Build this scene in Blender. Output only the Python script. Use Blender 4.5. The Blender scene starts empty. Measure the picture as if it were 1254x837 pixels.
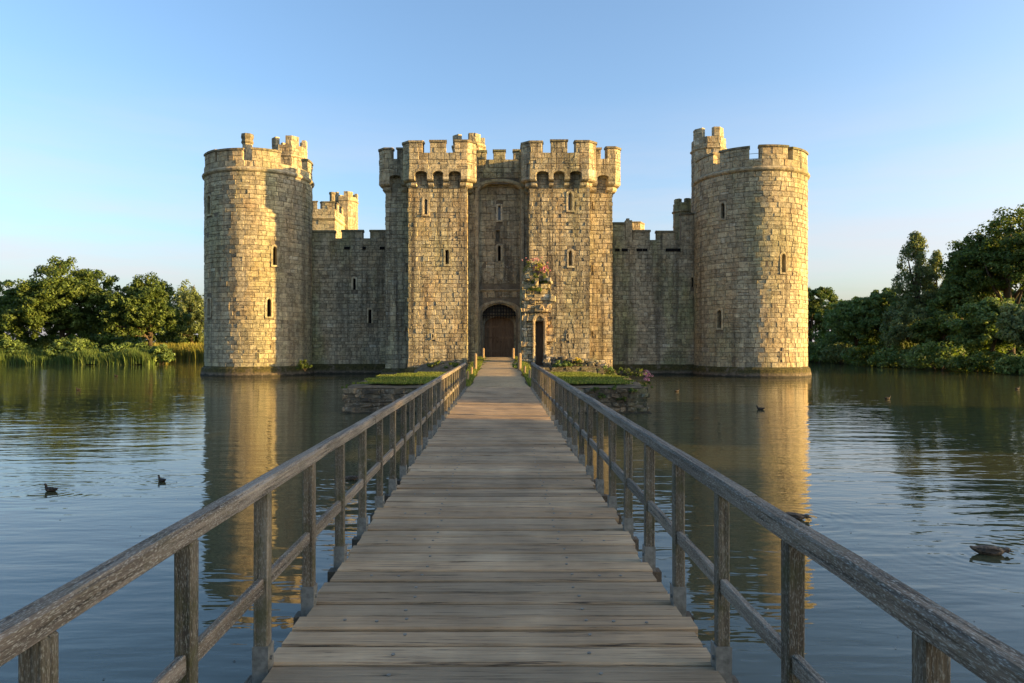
import bpy, math, random
import numpy as np
from mathutils import Vector
R_ = math.radians
rng = random.Random(7)
nrg = np.random.default_rng(7)
scene = bpy.context.scene

# ------------------------------------------------------------------ camera, sky, sun, exposure
F, VX, VY, EYE = 836.0, 612.0, 420.0, 2.7          # focal length in photo pixels, vanishing point, eye above the water
cam_d = bpy.data.cameras.new('camera'); cam = bpy.data.objects.new('camera', cam_d)
scene.collection.objects.link(cam); scene.camera = cam
cam.location = (0, 0, EYE); cam.rotation_euler = (R_(90), 0, 0)
cam_d.sensor_width = 36; cam_d.lens = 36 * F / 1254
cam_d.shift_x = (627 - VX) / 1254; cam_d.shift_y = (VY - 418.5) / 1254
cam_d.clip_start = 0.05; cam_d.clip_end = 9000

SUN_AZ, SUN_EL = 79.0, 8.0                            # degrees to the right of "towards the camera", height
world = bpy.data.worlds.new('World'); scene.world = world; world.use_nodes = True
wn = world.node_tree.nodes; wl = world.node_tree.links
bg = wn['Background']; sky = wn.new('ShaderNodeTexSky'); sky.sky_type = 'NISHITA'; sky.sun_disc = False
sky.sun_elevation = R_(SUN_EL); sky.altitude = 0; sky.air_density = 0.9; sky.dust_density = 3.0; sky.ozone_density = 2.3
sdir = Vector((math.sin(R_(SUN_AZ)) * math.cos(R_(SUN_EL)), -math.cos(R_(SUN_AZ)) * math.cos(R_(SUN_EL)), math.sin(R_(SUN_EL))))
sky.sun_rotation = math.atan2(sdir.x, sdir.y)
tc = wn.new('ShaderNodeTexCoord'); mp = wn.new('ShaderNodeVectorMath'); mp.operation = 'MULTIPLY'; mp.inputs[1].default_value = (2.2, 2.2, 17.0)
wl.new(tc.outputs['Generated'], mp.inputs[0]); cn = wn.new('ShaderNodeTexNoise'); cn.inputs['Scale'].default_value = 1.3; cn.inputs['Detail'].default_value = 5; cn.inputs['Roughness'].default_value = .55
wl.new(mp.outputs[0], cn.inputs['Vector']); cr = wn.new('ShaderNodeMapRange'); cr.inputs[1].default_value = .30; cr.inputs[2].default_value = .66; cr.inputs[3].default_value = .1; cr.inputs[4].default_value = .85
wl.new(cn.outputs['Fac'], cr.inputs[0]); sx_ = wn.new('ShaderNodeSeparateXYZ'); wl.new(tc.outputs['Generated'], sx_.inputs[0])
lo = wn.new('ShaderNodeMapRange'); lo.inputs[1].default_value = .02; lo.inputs[2].default_value = .34; lo.inputs[3].default_value = 1; lo.inputs[4].default_value = 0; wl.new(sx_.outputs[2], lo.inputs[0])
mf = wn.new('ShaderNodeMath'); mf.operation = 'MULTIPLY'; wl.new(cr.outputs[0], mf.inputs[0]); wl.new(lo.outputs[0], mf.inputs[1])
cm = wn.new('ShaderNodeMix'); cm.data_type = 'RGBA'; wl.new(mf.outputs[0], cm.inputs[0]); wl.new(sky.outputs['Color'], cm.inputs[6]); cm.inputs[7].default_value = (1.80, 1.64, 1.72, 1)
wl.new(cm.outputs[2], bg.inputs['Color']); bg.inputs['Strength'].default_value = 0.15
sun_d = bpy.data.lights.new('sun', 'SUN'); sun_d.energy = 5.0; sun_d.angle = R_(0.6); sun_d.color = (1.0, 0.63, 0.21)
sun = bpy.data.objects.new('sun', sun_d); scene.collection.objects.link(sun)
sun.rotation_euler = (-sdir).to_track_quat('-Z', 'Y').to_euler(); sun.location = (60, -20, 40)
vs = scene.view_settings; vs.view_transform = 'Standard'; vs.look = 'None'; vs.gamma = 1; vs.use_curve_mapping = False
vs.exposure = 1.7

# ------------------------------------------------------------------ helpers
def X(px, Y): return (px - VX) / F * Y
def Z(py, Y): return EYE - (py - VY) / F * Y
C = scene.collection

def mesh_np(name, verts, faces, mat=None, tint=None, smooth=False):
    """faces: list of tuples or an (M,4) array"""
    me = bpy.data.meshes.new(name)
    v = np.asarray(verts, dtype=np.float32).reshape(-1, 3)
    if isinstance(faces, np.ndarray):
        m, k = faces.shape
        me.vertices.add(len(v)); me.vertices.foreach_set('co', v.ravel())
        me.loops.add(m * k); me.loops.foreach_set('vertex_index', faces.astype(np.int32).ravel())
        me.polygons.add(m); me.polygons.foreach_set('loop_start', np.arange(0, m * k, k, dtype=np.int32))
        me.update(calc_edges=True)
    else:
        me.from_pydata(v.tolist(), [], [tuple(f) for f in faces]); me.update()
    if tint is not None:
        a = me.attributes.new('tint', 'FLOAT_COLOR', 'POINT')
        t = np.asarray(tint, dtype=np.float32)
        if t.ndim == 1: t = np.tile(t, (len(v), 1))
        t = np.concatenate([t[:, :3], np.ones((len(t), 1), np.float32)], axis=1)
        a.data.foreach_set('color', t.ravel())
    if smooth: me.polygons.foreach_set('use_smooth', [True] * len(me.polygons))
    if mat: me.materials.append(mat)
    return me

def link(name, me, parent=None, loc=(0, 0, 0)):
    o = bpy.data.objects.new(name, me); C.objects.link(o); o.location = loc
    if parent is not None: o.parent = parent
    return o

def tag(o, label=None, cat=None, group=None, kind=None):
    if label: o['label'] = label
    if cat: o['category'] = cat
    if group: o['group'] = group
    if kind: o['kind'] = kind
    return o

class MB:
    """collects verts and faces in world space"""
    def __init__(s): s.v = []; s.f = []; s.t = []
    def add(s, v, f, t=None):
        b = len(s.v); s.v += [tuple(p) for p in v]; s.f += [tuple(i + b for i in q) for q in f]
        t = t or (rng.random(), rng.random(), rng.random())
        s.t += [t] * len(v)
    def box(s, x0, x1, y0, y1, z0, z1, t=None, jit=0):
        v = [(x, y, z) for z in (z0, z1) for x, y in ((x0, y0), (x1, y0), (x1, y1), (x0, y1))]
        if jit: v = [tuple(c + rng.uniform(-jit, jit) for c in p) for p in v]
        s.add(v, [(3, 2, 1, 0), (4, 5, 6, 7), (0, 1, 5, 4), (1, 2, 6, 5), (2, 3, 7, 6), (3, 0, 4, 7)], t)
    def bevbox(s, x0, x1, y0, y1, z0, z1, b=0.006, t=None, jit=0):
        """box with chamfered edges (24 vertices)"""
        v = []; idx = {}
        for i, x in enumerate((x0, x1)):
            for j, y in enumerate((y0, y1)):
                for k, z in enumerate((z0, z1)):
                    sx, sy, sz = (1, -1)[i], (1, -1)[j], (1, -1)[k]
                    q = [rng.uniform(-jit, jit) for _ in range(3)] if jit else (0, 0, 0)
                    for a in range(3):
                        p = [x + q[0], y + q[1], z + q[2]]
                        if a != 0: p[0] += sx * b
                        if a != 1: p[1] += sy * b
                        if a != 2: p[2] += sz * b
                        idx[(i, j, k, a)] = len(v); v.append(tuple(p))
        f = []
        for i in (0, 1):
            q = [idx[(i, 0, 0, 0)], idx[(i, 1, 0, 0)], idx[(i, 1, 1, 0)], idx[(i, 0, 1, 0)]]; f.append(q if i else q[::-1])
            q = [idx[(0, i, 0, 1)], idx[(1, i, 0, 1)], idx[(1, i, 1, 1)], idx[(0, i, 1, 1)]]; f.append(q[::-1] if i else q)
            q = [idx[(0, 0, i, 2)], idx[(1, 0, i, 2)], idx[(1, 1, i, 2)], idx[(0, 1, i, 2)]]; f.append(q if i else q[::-1])
        for a in (0, 1):
            for b_ in (0, 1):
                def fl(q): f.append(q if (a ^ b_) else q[::-1])
                fl([idx[(a, b_, 0, 0)], idx[(a, b_, 0, 1)], idx[(a, b_, 1, 1)], idx[(a, b_, 1, 0)]][::-1])
                fl([idx[(a, 0, b_, 0)], idx[(a, 0, b_, 2)], idx[(a, 1, b_, 2)], idx[(a, 1, b_, 0)]])
                fl([idx[(0, a, b_, 1)], idx[(0, a, b_, 2)], idx[(1, a, b_, 2)], idx[(1, a, b_, 1)]][::-1])
        for i in (0, 1):
            for j in (0, 1):
                for k in (0, 1):
                    q = [idx[(i, j, k, 0)], idx[(i, j, k, 1)], idx[(i, j, k, 2)]]
                    f.append(q if (i + j + k) % 2 else q[::-1])
        s.add(v, f, t)
    def tube(s, pts, rad, n=8, cap=True, t=None):
        v = []; f = []
        pts = [Vector(p) for p in pts]
        for i, p in enumerate(pts):
            d = (pts[min(i + 1, len(pts) - 1)] - pts[max(i - 1, 0)]).normalized()
            a = d.orthogonal().normalized() if i == 0 else (a - d * a.dot(d)).normalized()
            b = d.cross(a)
            r = rad[i] if isinstance(rad, (list, tuple)) else rad
            for k in range(n):
                w = 2 * math.pi * k / n
                v.append(tuple(p + a * math.cos(w) * r + b * math.sin(w) * r))
        for i in range(len(pts) - 1):
            for k in range(n):
                f.append((i * n + k, i * n + (k + 1) % n, (i + 1) * n + (k + 1) % n, (i + 1) * n + k))
        if cap:
            f.append(tuple(range(n))[::-1]); f.append(tuple(range((len(pts) - 1) * n, len(pts) * n)))
        s.add(v, f, t)
    def build(s, name, mat, parent=None, loc=None, smooth=False):
        """loc = world position of the parent; vertices are stored relative to it"""
        v = np.array(s.v, dtype=np.float64)
        if loc is not None: v = v - np.array(loc)
        return link(name, mesh_np(name, v, s.f, mat, s.t, smooth), parent)

# ------------------------------------------------------------------ materials
class NT:
    def __init__(s, name):
        s.m = bpy.data.materials.new(name); s.m.use_nodes = True
        s.n = s.m.node_tree.nodes; s.l = s.m.node_tree.links
        s.p = s.n['Principled BSDF']; s.out = s.n['Material Output']
        s.pos = s.n.new('ShaderNodeNewGeometry').outputs['Position']
    def vec(s, sc, src=None, add=None):
        q = s.n.new('ShaderNodeVectorMath'); q.operation = 'MULTIPLY'
        s.l.new(src or s.pos, q.inputs[0]); q.inputs[1].default_value = sc
        if add is None: return q.outputs[0]
        a = s.n.new('ShaderNodeVectorMath'); a.operation = 'ADD'
        s.l.new(q.outputs[0], a.inputs[0]); s.l.new(add, a.inputs[1]); return a.outputs[0]
    def noise(s, vec, scale, detail=4, rough=0.55, dist=0):
        q = s.n.new('ShaderNodeTexNoise'); s.l.new(vec, q.inputs['Vector'])
        q.inputs['Scale'].default_value = scale; q.inputs['Detail'].default_value = detail
        q.inputs['Roughness'].default_value = rough; q.inputs['Distortion'].default_value = dist
        return q.outputs['Fac']
    def ramp(s, fac, stops, interp='LINEAR'):
        q = s.n.new('ShaderNodeValToRGB'); s.l.new(fac, q.inputs[0]); e = q.color_ramp; e.interpolation = interp
        while len(e.elements) < len(stops): e.elements.new(0.5)
        for el, (p, c) in zip(e.elements, stops):
            el.position = p; el.color = (c, c, c, 1) if not isinstance(c, (tuple, list)) else (*c, 1)
        return q.outputs['Color']
    def mix(s, fac, a, b, mode='MIX'):
        q = s.n.new('ShaderNodeMix'); q.data_type = 'RGBA'; q.blend_type = mode
        for sock, val in ((q.inputs[0], fac), (q.inputs[6], a), (q.inputs[7], b)):
            if isinstance(val, (int, float)): sock.default_value = val
            elif isinstance(val, tuple): sock.default_value = (*val, 1)
            else: s.l.new(val, sock)
        return q.outputs[2]
    def math(s, op, a, b=0.0):
        q = s.n.new('ShaderNodeMath'); q.operation = op
        for sock, val in ((q.inputs[0], a), (q.inputs[1], b)):
            if isinstance(val, (int, float)): sock.default_value = val
            else: s.l.new(val, sock)
        return q.outputs[0]
    def tint(s):
        q = s.n.new('ShaderNodeAttribute'); q.attribute_name = 'tint'
        w = s.n.new('ShaderNodeSeparateColor'); s.l.new(q.outputs['Color'], w.inputs[0])
        return w.outputs[0], w.outputs[1], w.outputs[2]
    def sepz(s):
        q = s.n.new('ShaderNodeSeparateXYZ'); s.l.new(s.pos, q.inputs[0]); return q.outputs
    def bump(s, h, strength=0.5, dist=0.03, prev=None):
        q = s.n.new('ShaderNodeBump'); q.inputs['Strength'].default_value = strength; q.inputs['Distance'].default_value = dist
        s.l.new(h, q.inputs['Height'])
        if prev is not None: s.l.new(prev, q.inputs['Normal'])
        return q.outputs[0]
    def done(s, col, rough=0.9, normal=None, spec=0.2, metal=0.0):
        for k, v in (('Base Color', col), ('Roughness', rough)):
            if isinstance(v, tuple): s.p.inputs[k].default_value = (*v, 1)
            elif isinstance(v, (int, float)): s.p.inputs[k].default_value = v
            else: s.l.new(v, s.p.inputs[k])
        s.p.inputs['Specular IOR Level'].default_value = spec; s.p.inputs['Metallic'].default_value = metal
        if normal is not None: s.l.new(normal, s.p.inputs['Normal'])
        return s.m

def stone_mat(name, ramp, streak=0.5, lichen=0.35, gain=1.0, green=0.15):
    n = NT(name); r, g, b = n.tint()
    base = n.ramp(r, ramp)
    val = n.math('ADD', n.math('MULTIPLY', g, 0.42), 0.80)
    col = n.mix(1.0, base, val, 'MULTIPLY')
    mott = n.noise(n.pos, 3.2, 6, 0.72)
    col = n.mix(1.0, col, n.ramp(mott, [(0.28, 0.36), (0.5, 1.0), (0.72, 1.45)]), 'MULTIPLY')
    rust = n.ramp(n.noise(n.vec((1, 1, .45)), 0.55, 4, 0.6), [(0.50, 0.0), (0.68, 0.55)])
    col = n.mix(rust, col, n.mix(1.0, col, (1.06, .84, .64), 'MULTIPLY'))
    gr = n.ramp(n.noise(n.vec((1, 1, .3)), 0.45, 3), [(0.48, 0.0), (0.66, green * 3)])
    col = n.mix(gr, col, n.mix(1.0, col, (.72, .84, .62), 'MULTIPLY'))
    st = n.ramp(n.noise(n.vec((1.3, 1.3, .07)), 1.1, 5, 0.6), [(0.49, 0.0), (0.68, streak)])
    col = n.mix(st, col, (.055, .048, .040))
    st2 = n.ramp(n.noise(n.vec((2.6, 2.6, .05)), 1.0, 4, 0.65), [(0.55, 0.0), (0.66, streak * .9)])
    st2 = n.mix(1.0, st2, n.ramp(n.noise(n.vec((.5, .5, .16)), 1.0, 3), [(.42, 0.0), (.58, 1.0)]), 'MULTIPLY')
    col = n.mix(st2, col, (.062, .046, .034))
    lc = n.ramp(n.noise(n.pos, 9.0, 3, 0.6), [(0.60, 0.0), (0.66, lichen)])
    col = n.mix(lc, col, (.47, .45, .37))
    dk = n.ramp(n.noise(n.vec((1, 1, 1.4)), 6.0, 3, 0.7), [(0.30, 0.8), (0.42, 0.0)])
    col = n.mix(dk, col, (.045, .04, .035))
    if gain != 1: col = n.mix(1.0, col, (gain, gain, gain), 'MULTIPLY')
    h = n.math('ADD', n.noise(n.pos, 5.0, 7, 0.7), n.math('MULTIPLY', n.noise(n.pos, 18.0, 3, 0.6), 0.35))
    return n.done(col, 0.93, n.bump(h, 0.9, 0.09), 0.15)

M = {}
TAN = [(0.0, (.29, .26, .185)), (.3, (.37, .32, .21)), (.6, (.42, .36, .23)), (.85, (.34, .28, .18)), (1.0, (.45, .41, .30))]
GREY = [(0.0, (.29, .265, .19)), (.3, (.38, .335, .23)), (.6, (.44, .375, .25)), (.85, (.32, .27, .18)), (1.0, (.47, .43, .32))]
M['tower'] = stone_mat('tower_stone', TAN, 0.50, 0.32)
M['gate'] = stone_mat('gatehouse_stone', TAN, 0.92, 0.5)
M['curtain'] = stone_mat('curtain_stone', GREY, 0.65, 0.40, 1.0, 0.3)
M['dressed'] = stone_mat('dressed_stone', [(0, (.36, .31, .21)), (.5, (.44, .37, .24)), (1, (.49, .43, .30))], 0.4, 0.3)
M['coping'] = stone_mat('mossy_coping', [(0, (.17, .15, .10)), (.5, (.22, .19, .12)), (1, (.27, .23, .15))], 0.5, 0.35, 1.0, 0.3)
M['rubble'] = stone_mat('rubble_stone', [(0, (.09, .08, .058)), (.4, (.16, .138, .10)), (.8, (.21, .175, .12)), (1, (.34, .31, .25))], 0.6, 0.4, 1.0, 0.35)
M['ruin'] = stone_mat('ruin_stone', [(0, (.27, .23, .155)), (.4, (.39, .33, .21)), (.8, (.45, .37, .23)), (1, (.50, .45, .34))], 0.5, 0.4, 1.0, 0.2)
n = NT('mortar'); M['mortar'] = n.done(n.ramp(n.noise(n.pos, 4, 5, .7), [(.3, (.095, .08, .058)), (.7, (.21, .178, .125))]), 0.97, n.bump(n.noise(n.pos, 14, 4), .6, .05), .1)
n = NT('plinth_stone')
z = n.sepz()[2]
col = n.ramp(n.noise(n.pos, 2.5, 6, .7), [(.3, (.06, .052, .042)), (.55, (.15, .12, .085)), (.75, (.24, .20, .145))])
moss = n.math('MULTIPLY', n.ramp(n.noise(n.vec((1, 1, .8)), 1.6, 5, .65), [(.34, 0.0), (.46, .95)]), n.ramp(z, [(.18, 0.0), (.42, 1.0)]))
col = n.mix(moss, col, n.ramp(n.noise(n.pos, 7, 3), [(.3, (.03, .032, .012)), (.7, (.10, .085, .03))]))
tide = n.math('ADD', z, n.math('MULTIPLY', n.noise(n.vec((1, 1, .2)), 2.2, 4), .35))
col = n.mix(n.ramp(tide, [(.26, .8), (.36, 0.0)]), col, (.022, .024, .016))
M['plinth'] = n.done(col, .95, n.bump(n.noise(n.pos, 6, 6, .7), .9, .1), .15)
M['lead'] = NT('roof_lead').done((.12, .12, .12), .6)
n = NT('dark_void'); M['void'] = n.done((.012, .011, .010), .9, spec=.1)  # near-black sheet colour paints the darkness inside the openings
n = NT('slit_sky_mirror'); M['sky_mirror'] = n.done((.02, .025, .03), .06, spec=.6)  # added glossy sheet; its reflection stands in for sky through open slits

def wood_mat(name, axis, ramp, lichen=0.4, moss=0.0, tread=False):
    n = NT(name); r, g, b = n.tint()
    off = n.n.new('ShaderNodeCombineXYZ'); n.l.new(n.math('MULTIPLY', r, 37.0), off.inputs[0]); n.l.new(n.math('MULTIPLY', g, 23.0), off.inputs[1]); n.l.new(n.math('MULTIPLY', b, 31.0), off.inputs[2])
    sc = [62.0, 62.0, 62.0]; sc[axis] = 2.2
    fine = n.noise(n.vec(tuple(sc), add=off.outputs[0]), 1.0, 5, .62, .4)
    sc2 = [9.0, 9.0, 9.0]; sc2[axis] = 0.9
    broad = n.noise(n.vec(tuple(sc2), add=off.outputs[0]), 1.0, 4, .6, .8)
    col = n.ramp(n.math('ADD', n.math('MULTIPLY', fine, .6), n.math('MULTIPLY', broad, .4)), ramp)
    col = n.mix(1.0, col, n.math('ADD', n.math('MULTIPLY', g, .48), .77), 'MULTIPLY')
    col = n.mix(n.math('MULTIPLY', b, .5), col, n.mix(1.0, col, (1.12, .95, .80), 'MULTIPLY'))
    crack = n.ramp(fine, [(.33, 0.9), (.42, 0.0)])
    col = n.mix(crack, col, (.030, .025, .020))
    sp = [150.0, 150.0, 150.0]; sp[axis] = 34.0
    if lichen:
        lc = n.ramp(n.noise(n.vec(tuple(sp)), 1.6, 4, .65), [(.52, 0.0), (.64, lichen)])
        col = n.mix(lc, col, (.40, .39, .33))
    if moss:
        ms = n.ramp(n.noise(n.pos, 7.0, 4, .7), [(.5, 0.0), (.68, moss)])
        col = n.mix(ms, col, (.055, .058, .018))
    if tread:
        wide = n.ramp(n.noise(n.vec((1.2, .7, 1)), 1.0, 4, .6), [(.35, .72), (.65, 1.15)])
        col = n.mix(1.0, col, wide, 'MULTIPLY')
    h = n.math('ADD', n.math('MULTIPLY', fine, 1.0), n.math('MULTIPLY', broad, .6))
    return n.done(col, .82, n.bump(h, .8, .012), .25)
GW = [(.28, (.028, .024, .020)), (.44, (.10, .083, .064)), (.56, (.19, .16, .125)), (.75, (.38, .33, .265))]
M['plank'] = wood_mat('deck_plank_wood', 0, [(.25, (.10, .070, .040)), (.42, (.29, .215, .132)), (.58, (.39, .295, .185)), (.8, (.50, .39, .255))], .10, 0, True)
M['rail'] = wood_mat('rail_wood', 1, GW, .75, .25)
M['post'] = wood_mat('post_wood', 2, [(.28, (.022, .019, .014)), (.45, (.075, .063, .044)), (.6, (.14, .12, .085)), (.8, (.26, .22, .165))], .5, .7)
M['beam'] = wood_mat('bearer_wood', 1, [(.25, (.03, .026, .02)), (.5, (.09, .075, .055)), (.8, (.16, .135, .10))], .1)
M['door'] = wood_mat('door_oak', 2, [(.25, (.05, .035, .022)), (.5, (.17, .115, .070)), (.8, (.28, .20, .13))], 0)
M['bollard'] = wood_mat('bollard_oak', 2, [(.25, (.10, .07, .04)), (.5, (.25, .18, .10)), (.8, (.36, .27, .16))], .15)
n = NT('galvanised_steel'); M['steel'] = n.done(n.ramp(n.noise(n.pos, 30, 4), [(.3, (.13, .13, .115)), (.7, (.27, .27, .245))]), .55, spec=.4, metal=.5)
M['iron'] = NT('black_iron').done((.02, .018, .016), .6, spec=.3, metal=.6)
n = NT('gravel_path')
g1 = n.noise(n.pos, 9, 6, .75); g2 = n.noise(n.pos, .7, 4)
M['gravel'] = n.done(n.mix(n.ramp(g2, [(.4, 0.0), (.65, .6)]), n.ramp(g1, [(.3, (.24, .175, .095)), (.7, (.50, .375, .22))]), (.24, .18, .11)), .95, n.bump(n.noise(n.pos, 35, 4, .7), .7, .03), .1)
n = NT('lawn_soil'); M['lawn'] = n.done(n.ramp(n.noise(n.pos, 2.2, 5, .7), [(.3, (.045, .07, .014)), (.55, (.08, .115, .02)), (.75, (.13, .13, .04))]), .95, n.bump(n.noise(n.pos, 30, 3), .8, .04), .1)
n = NT('bare_earth'); M['earth'] = n.done(n.ramp(n.noise(n.pos, 3, 6, .7), [(.3, (.08, .062, .04)), (.7, (.22, .17, .11))]), .97, n.bump(n.noise(n.pos, 9, 6, .7), .9, .08), .1)
n = NT('meadow'); M['ground'] = n.done(n.ramp(n.noise(n.pos, .35, 6, .7), [(.3, (.035, .05, .014)), (.55, (.07, .085, .022)), (.75, (.13, .11, .04))]), .97, n.bump(n.noise(n.pos, 3, 5), .8, .3), .1)

def leaf_mat(name, stops, trans=0.35):
    n = NT(name); r, g, b = n.tint()
    col = n.mix(1.0, n.ramp(r, stops), n.math('ADD', n.math('MULTIPLY', g, .8), .6), 'MULTIPLY')
    n.done(col, .6, spec=.25)
    t = n.n.new('ShaderNodeBsdfTranslucent'); mx = n.n.new('ShaderNodeMixShader'); mx.inputs[0].default_value = trans
    n.l.new(n.mix(1.0, col, (1.3, 1.25, .5), 'MULTIPLY'), t.inputs['Color'])
    n.l.new(n.p.outputs[0], mx.inputs[1]); n.l.new(t.outputs[0], mx.inputs[2]); n.l.new(mx.outputs[0], n.out.inputs['Surface'])
    return n.m
M['oak'] = leaf_mat('oak_leaf', [(0, (.050, .086, .020)), (.5, (.080, .125, .028)), (1, (.12, .16, .038))])
M['dark_leaf'] = leaf_mat('dark_leaf', [(0, (.080, .135, .038)), (.5, (.12, .185, .054)), (1, (.17, .23, .072))])
M['pale_leaf'] = leaf_mat('pale_leaf', [(0, (.10, .14, .055)), (.5, (.145, .19, .075)), (1, (.19, .23, .10))])
M['bright_leaf'] = leaf_mat('bright_leaf', [(0, (.055, .095, .020)), (.5, (.085, .13, .025)), (1, (.14, .16, .035))])
M['reed'] = leaf_mat('reed_leaf', [(0, (.055, .10, .024)), (.5, (.085, .145, .034)), (1, (.14, .18, .05))], .3)
M['dry_reed'] = leaf_mat('dry_reed_leaf', [(0, (.16, .18, .035)), (.5, (.26, .26, .05)), (1, (.34, .29, .09))], .3)
M['blade'] = leaf_mat('grass_blade', [(0, (.075, .115, .018)), (.6, (.13, .17, .028)), (1, (.22, .21, .06))], .35)
M['pink'] = leaf_mat('pink_flower', [(0, (.40, .12, .20)), (.5, (.48, .20, .28)), (1, (.55, .35, .38))], .3)
M['yellow_flower'] = leaf_mat('yellow_flower', [(0, (.50, .36, .03)), (1, (.62, .48, .06))], .3)
n = NT('bark'); M['bark'] = n.done(n.ramp(n.noise(n.vec((4, 4, .8)), 2, 5, .7), [(.3, (.035, .028, .02)), (.7, (.13, .10, .07))]), .95, n.bump(n.noise(n.vec((6, 6, 1)), 2, 5), .9, .06), .1)

# water: murky green-brown pond, mirror surface with wind ripples that come and go in patches
n = NT('moat_water')
patch = n.ramp(n.noise(n.vec((.030, .055, 0)), 1.0, 3, .5), [(.36, .45), (.62, 1.0)])
w1 = n.noise(n.vec((.55, 1.9, 0)), 1.0, 2, .45, .3)
w2 = n.noise(n.vec((1.9, 6.2, 0)), 1.0, 2, .5, .2)
w3 = n.noise(n.vec((.16, .5, 0)), 1.0, 2, .5, .3)
h = n.math('ADD', n.math('ADD', n.math('MULTIPLY', w1, .030), n.math('MULTIPLY', w2, .0085)), n.math('MULTIPLY', w3, .034))
h = n.math('MULTIPLY', h, patch)
for px, py, amp in ((62, 602, .0018), (198, 590, .0016), (1213, 679, .0018), (975, 636, .0020), (430, 588, .0016)):   # rings spreading from the near ducks
    Yd = F * EYE / (py - VY); q = n.n.new('ShaderNodeVectorMath'); q.operation = 'DISTANCE'; n.l.new(n.vec((1, 1, 0)), q.inputs[0]); q.inputs[1].default_value = (X(px, Yd), Yd, 0)
    d = q.outputs['Value']
    ringw = n.math('MULTIPLY', n.math('SINE', n.math('MULTIPLY', d, 34.0)), n.math('MULTIPLY', n.math('EXPONENT', n.math('MULTIPLY', d, -1.5)), amp))
    h = n.math('ADD', h, ringw)
M['water'] = n.done((.056, .058, .030), .015, n.bump(h, 1.0, 1.0), .5)
n.p.inputs['IOR'].default_value = 1.42

# ------------------------------------------------------------------ ground and water
def axis(dense0, dense1, step, far):
    a = list(np.arange(dense0, dense1 + .1, step))
    k = step; lo = dense0; hi = dense1
    while hi < far: k *= 1.6; lo -= k; hi += k; a.insert(0, lo); a.append(hi)
    return np.array(a)
def moat_dist(x, y):
    """positive outside the moat, metres from its bank (approximate)"""
    wob = 1.2 * np.sin(y * .21 + 1) + .8 * np.sin(y * .53)
    d_r = x - (43.5 + wob * .6 + np.clip(60 - y, 0, 60) * .05)
    d_l = -78 - x
    d_f = -1.6 - y
    d_b = y - (107 + .8 * np.sin(x * .2))
    box = np.maximum.reduce([d_r, d_l, d_f, d_b])
    d_lb = np.minimum(y - (84.5 + 1.0 * np.sin(x * .3) + .5 * np.sin(x * .9)), (-43.6 - .40 * (y - 84) + wob * .3) - x)
    return np.maximum(box, d_lb)
gx = axis(-100, 80, 1.5, 4000); gy = axis(-30, 135, 1.5, 4000)
GX, GY = np.meshgrid(gx, gy); D = moat_dist(GX, GY)
hgt = np.where(D > 0, .25 + .55 * (1 - np.exp(-D / 3.0)), -1.6 + 1.85 * np.exp(np.minimum(D, 0) / .8))
hgt += np.where(D > 1, .12 * np.sin(GX * .31) * np.cos(GY * .27), 0) + np.clip((np.hypot(GX, GY) - 160) * .004, 0, 3)
gv = np.stack([GX, GY, hgt], -1).reshape(-1, 3)
ii = np.arange(len(gx) * len(gy)).reshape(len(gy), len(gx))
gf = np.stack([ii[:-1, :-1], ii[:-1, 1:], ii[1:, 1:], ii[1:, :-1]], -1).reshape(-1, 4)
tag(link('ground', mesh_np('ground', gv, gf, M['ground'], smooth=True)), kind='structure')
def ground_z(x, y):
    D = float(moat_dist(np.array(x, float), np.array(y, float)))
    return .25 + .55 * (1 - math.exp(-D / 3.0)) if D > 0 else -1.6 + 1.85 * math.exp(D / .8)
wx = np.array([-84, -40, 0, 30, 52.]); wy = np.array([-6, 20, 60, 90, 112.])
WX, WY = np.meshgrid(wx, wy); wi = np.arange(25).reshape(5, 5)
wf = np.stack([wi[:-1, :-1], wi[:-1, 1:], wi[1:, 1:], wi[1:, :-1]], -1).reshape(-1, 4)
tag(link('water', mesh_np('water', np.stack([WX, WY, WX * 0], -1).reshape(-1, 3), wf, M['water'])), kind='structure')

# ------------------------------------------------------------------ masonry kit
class Path:
    """plan polyline; (u, v, d) = along it, height, outward. Points run left to right as seen from outside."""
    def __init__(s, pts):
        s.p = [Vector(q) for q in pts]; s.u = [0.0]; nn = []
        for a, b in zip(s.p, s.p[1:]):
            e = b - a; s.u.append(s.u[-1] + e.length); e.normalize(); nn.append(Vector((e.y, -e.x)))
        s.m = []
        for i in range(len(s.p)):
            a = nn[max(i - 1, 0)]; b = nn[min(i, len(nn) - 1)]; m = (a + b); s.m.append(m / max(1e-6, (1 + a.dot(b))))
        s.nn = nn; s.L = s.u[-1]; s.breaks = s.u[1:-1]
    def seg(s, u):
        i = 0
        while i < len(s.nn) - 1 and u > s.u[i + 1] + 1e-9: i += 1
        return i
    def __call__(s, u, v, d, i=None):
        if i is None: i = s.seg(u)
        t = (u - s.u[i]) / (s.u[i + 1] - s.u[i])
        a = s.p[i] + s.m[i] * d; b = s.p[i + 1] + s.m[i + 1] * d
        q = a + (b - a) * t
        return (q.x, q.y, v)
    def normal(s, u): n_ = s.nn[s.seg(u)]; return (n_.x, n_.y)
    def ulist(s, u0, u1, step=9e9):
        k = max(1, int(math.ceil((u1 - u0) / step)))
        l = [u0 + (u1 - u0) * i / k for i in range(k + 1)] + [b for b in s.breaks if u0 < b < u1]
        return sorted(set(round(q, 6) for q in l))
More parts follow.
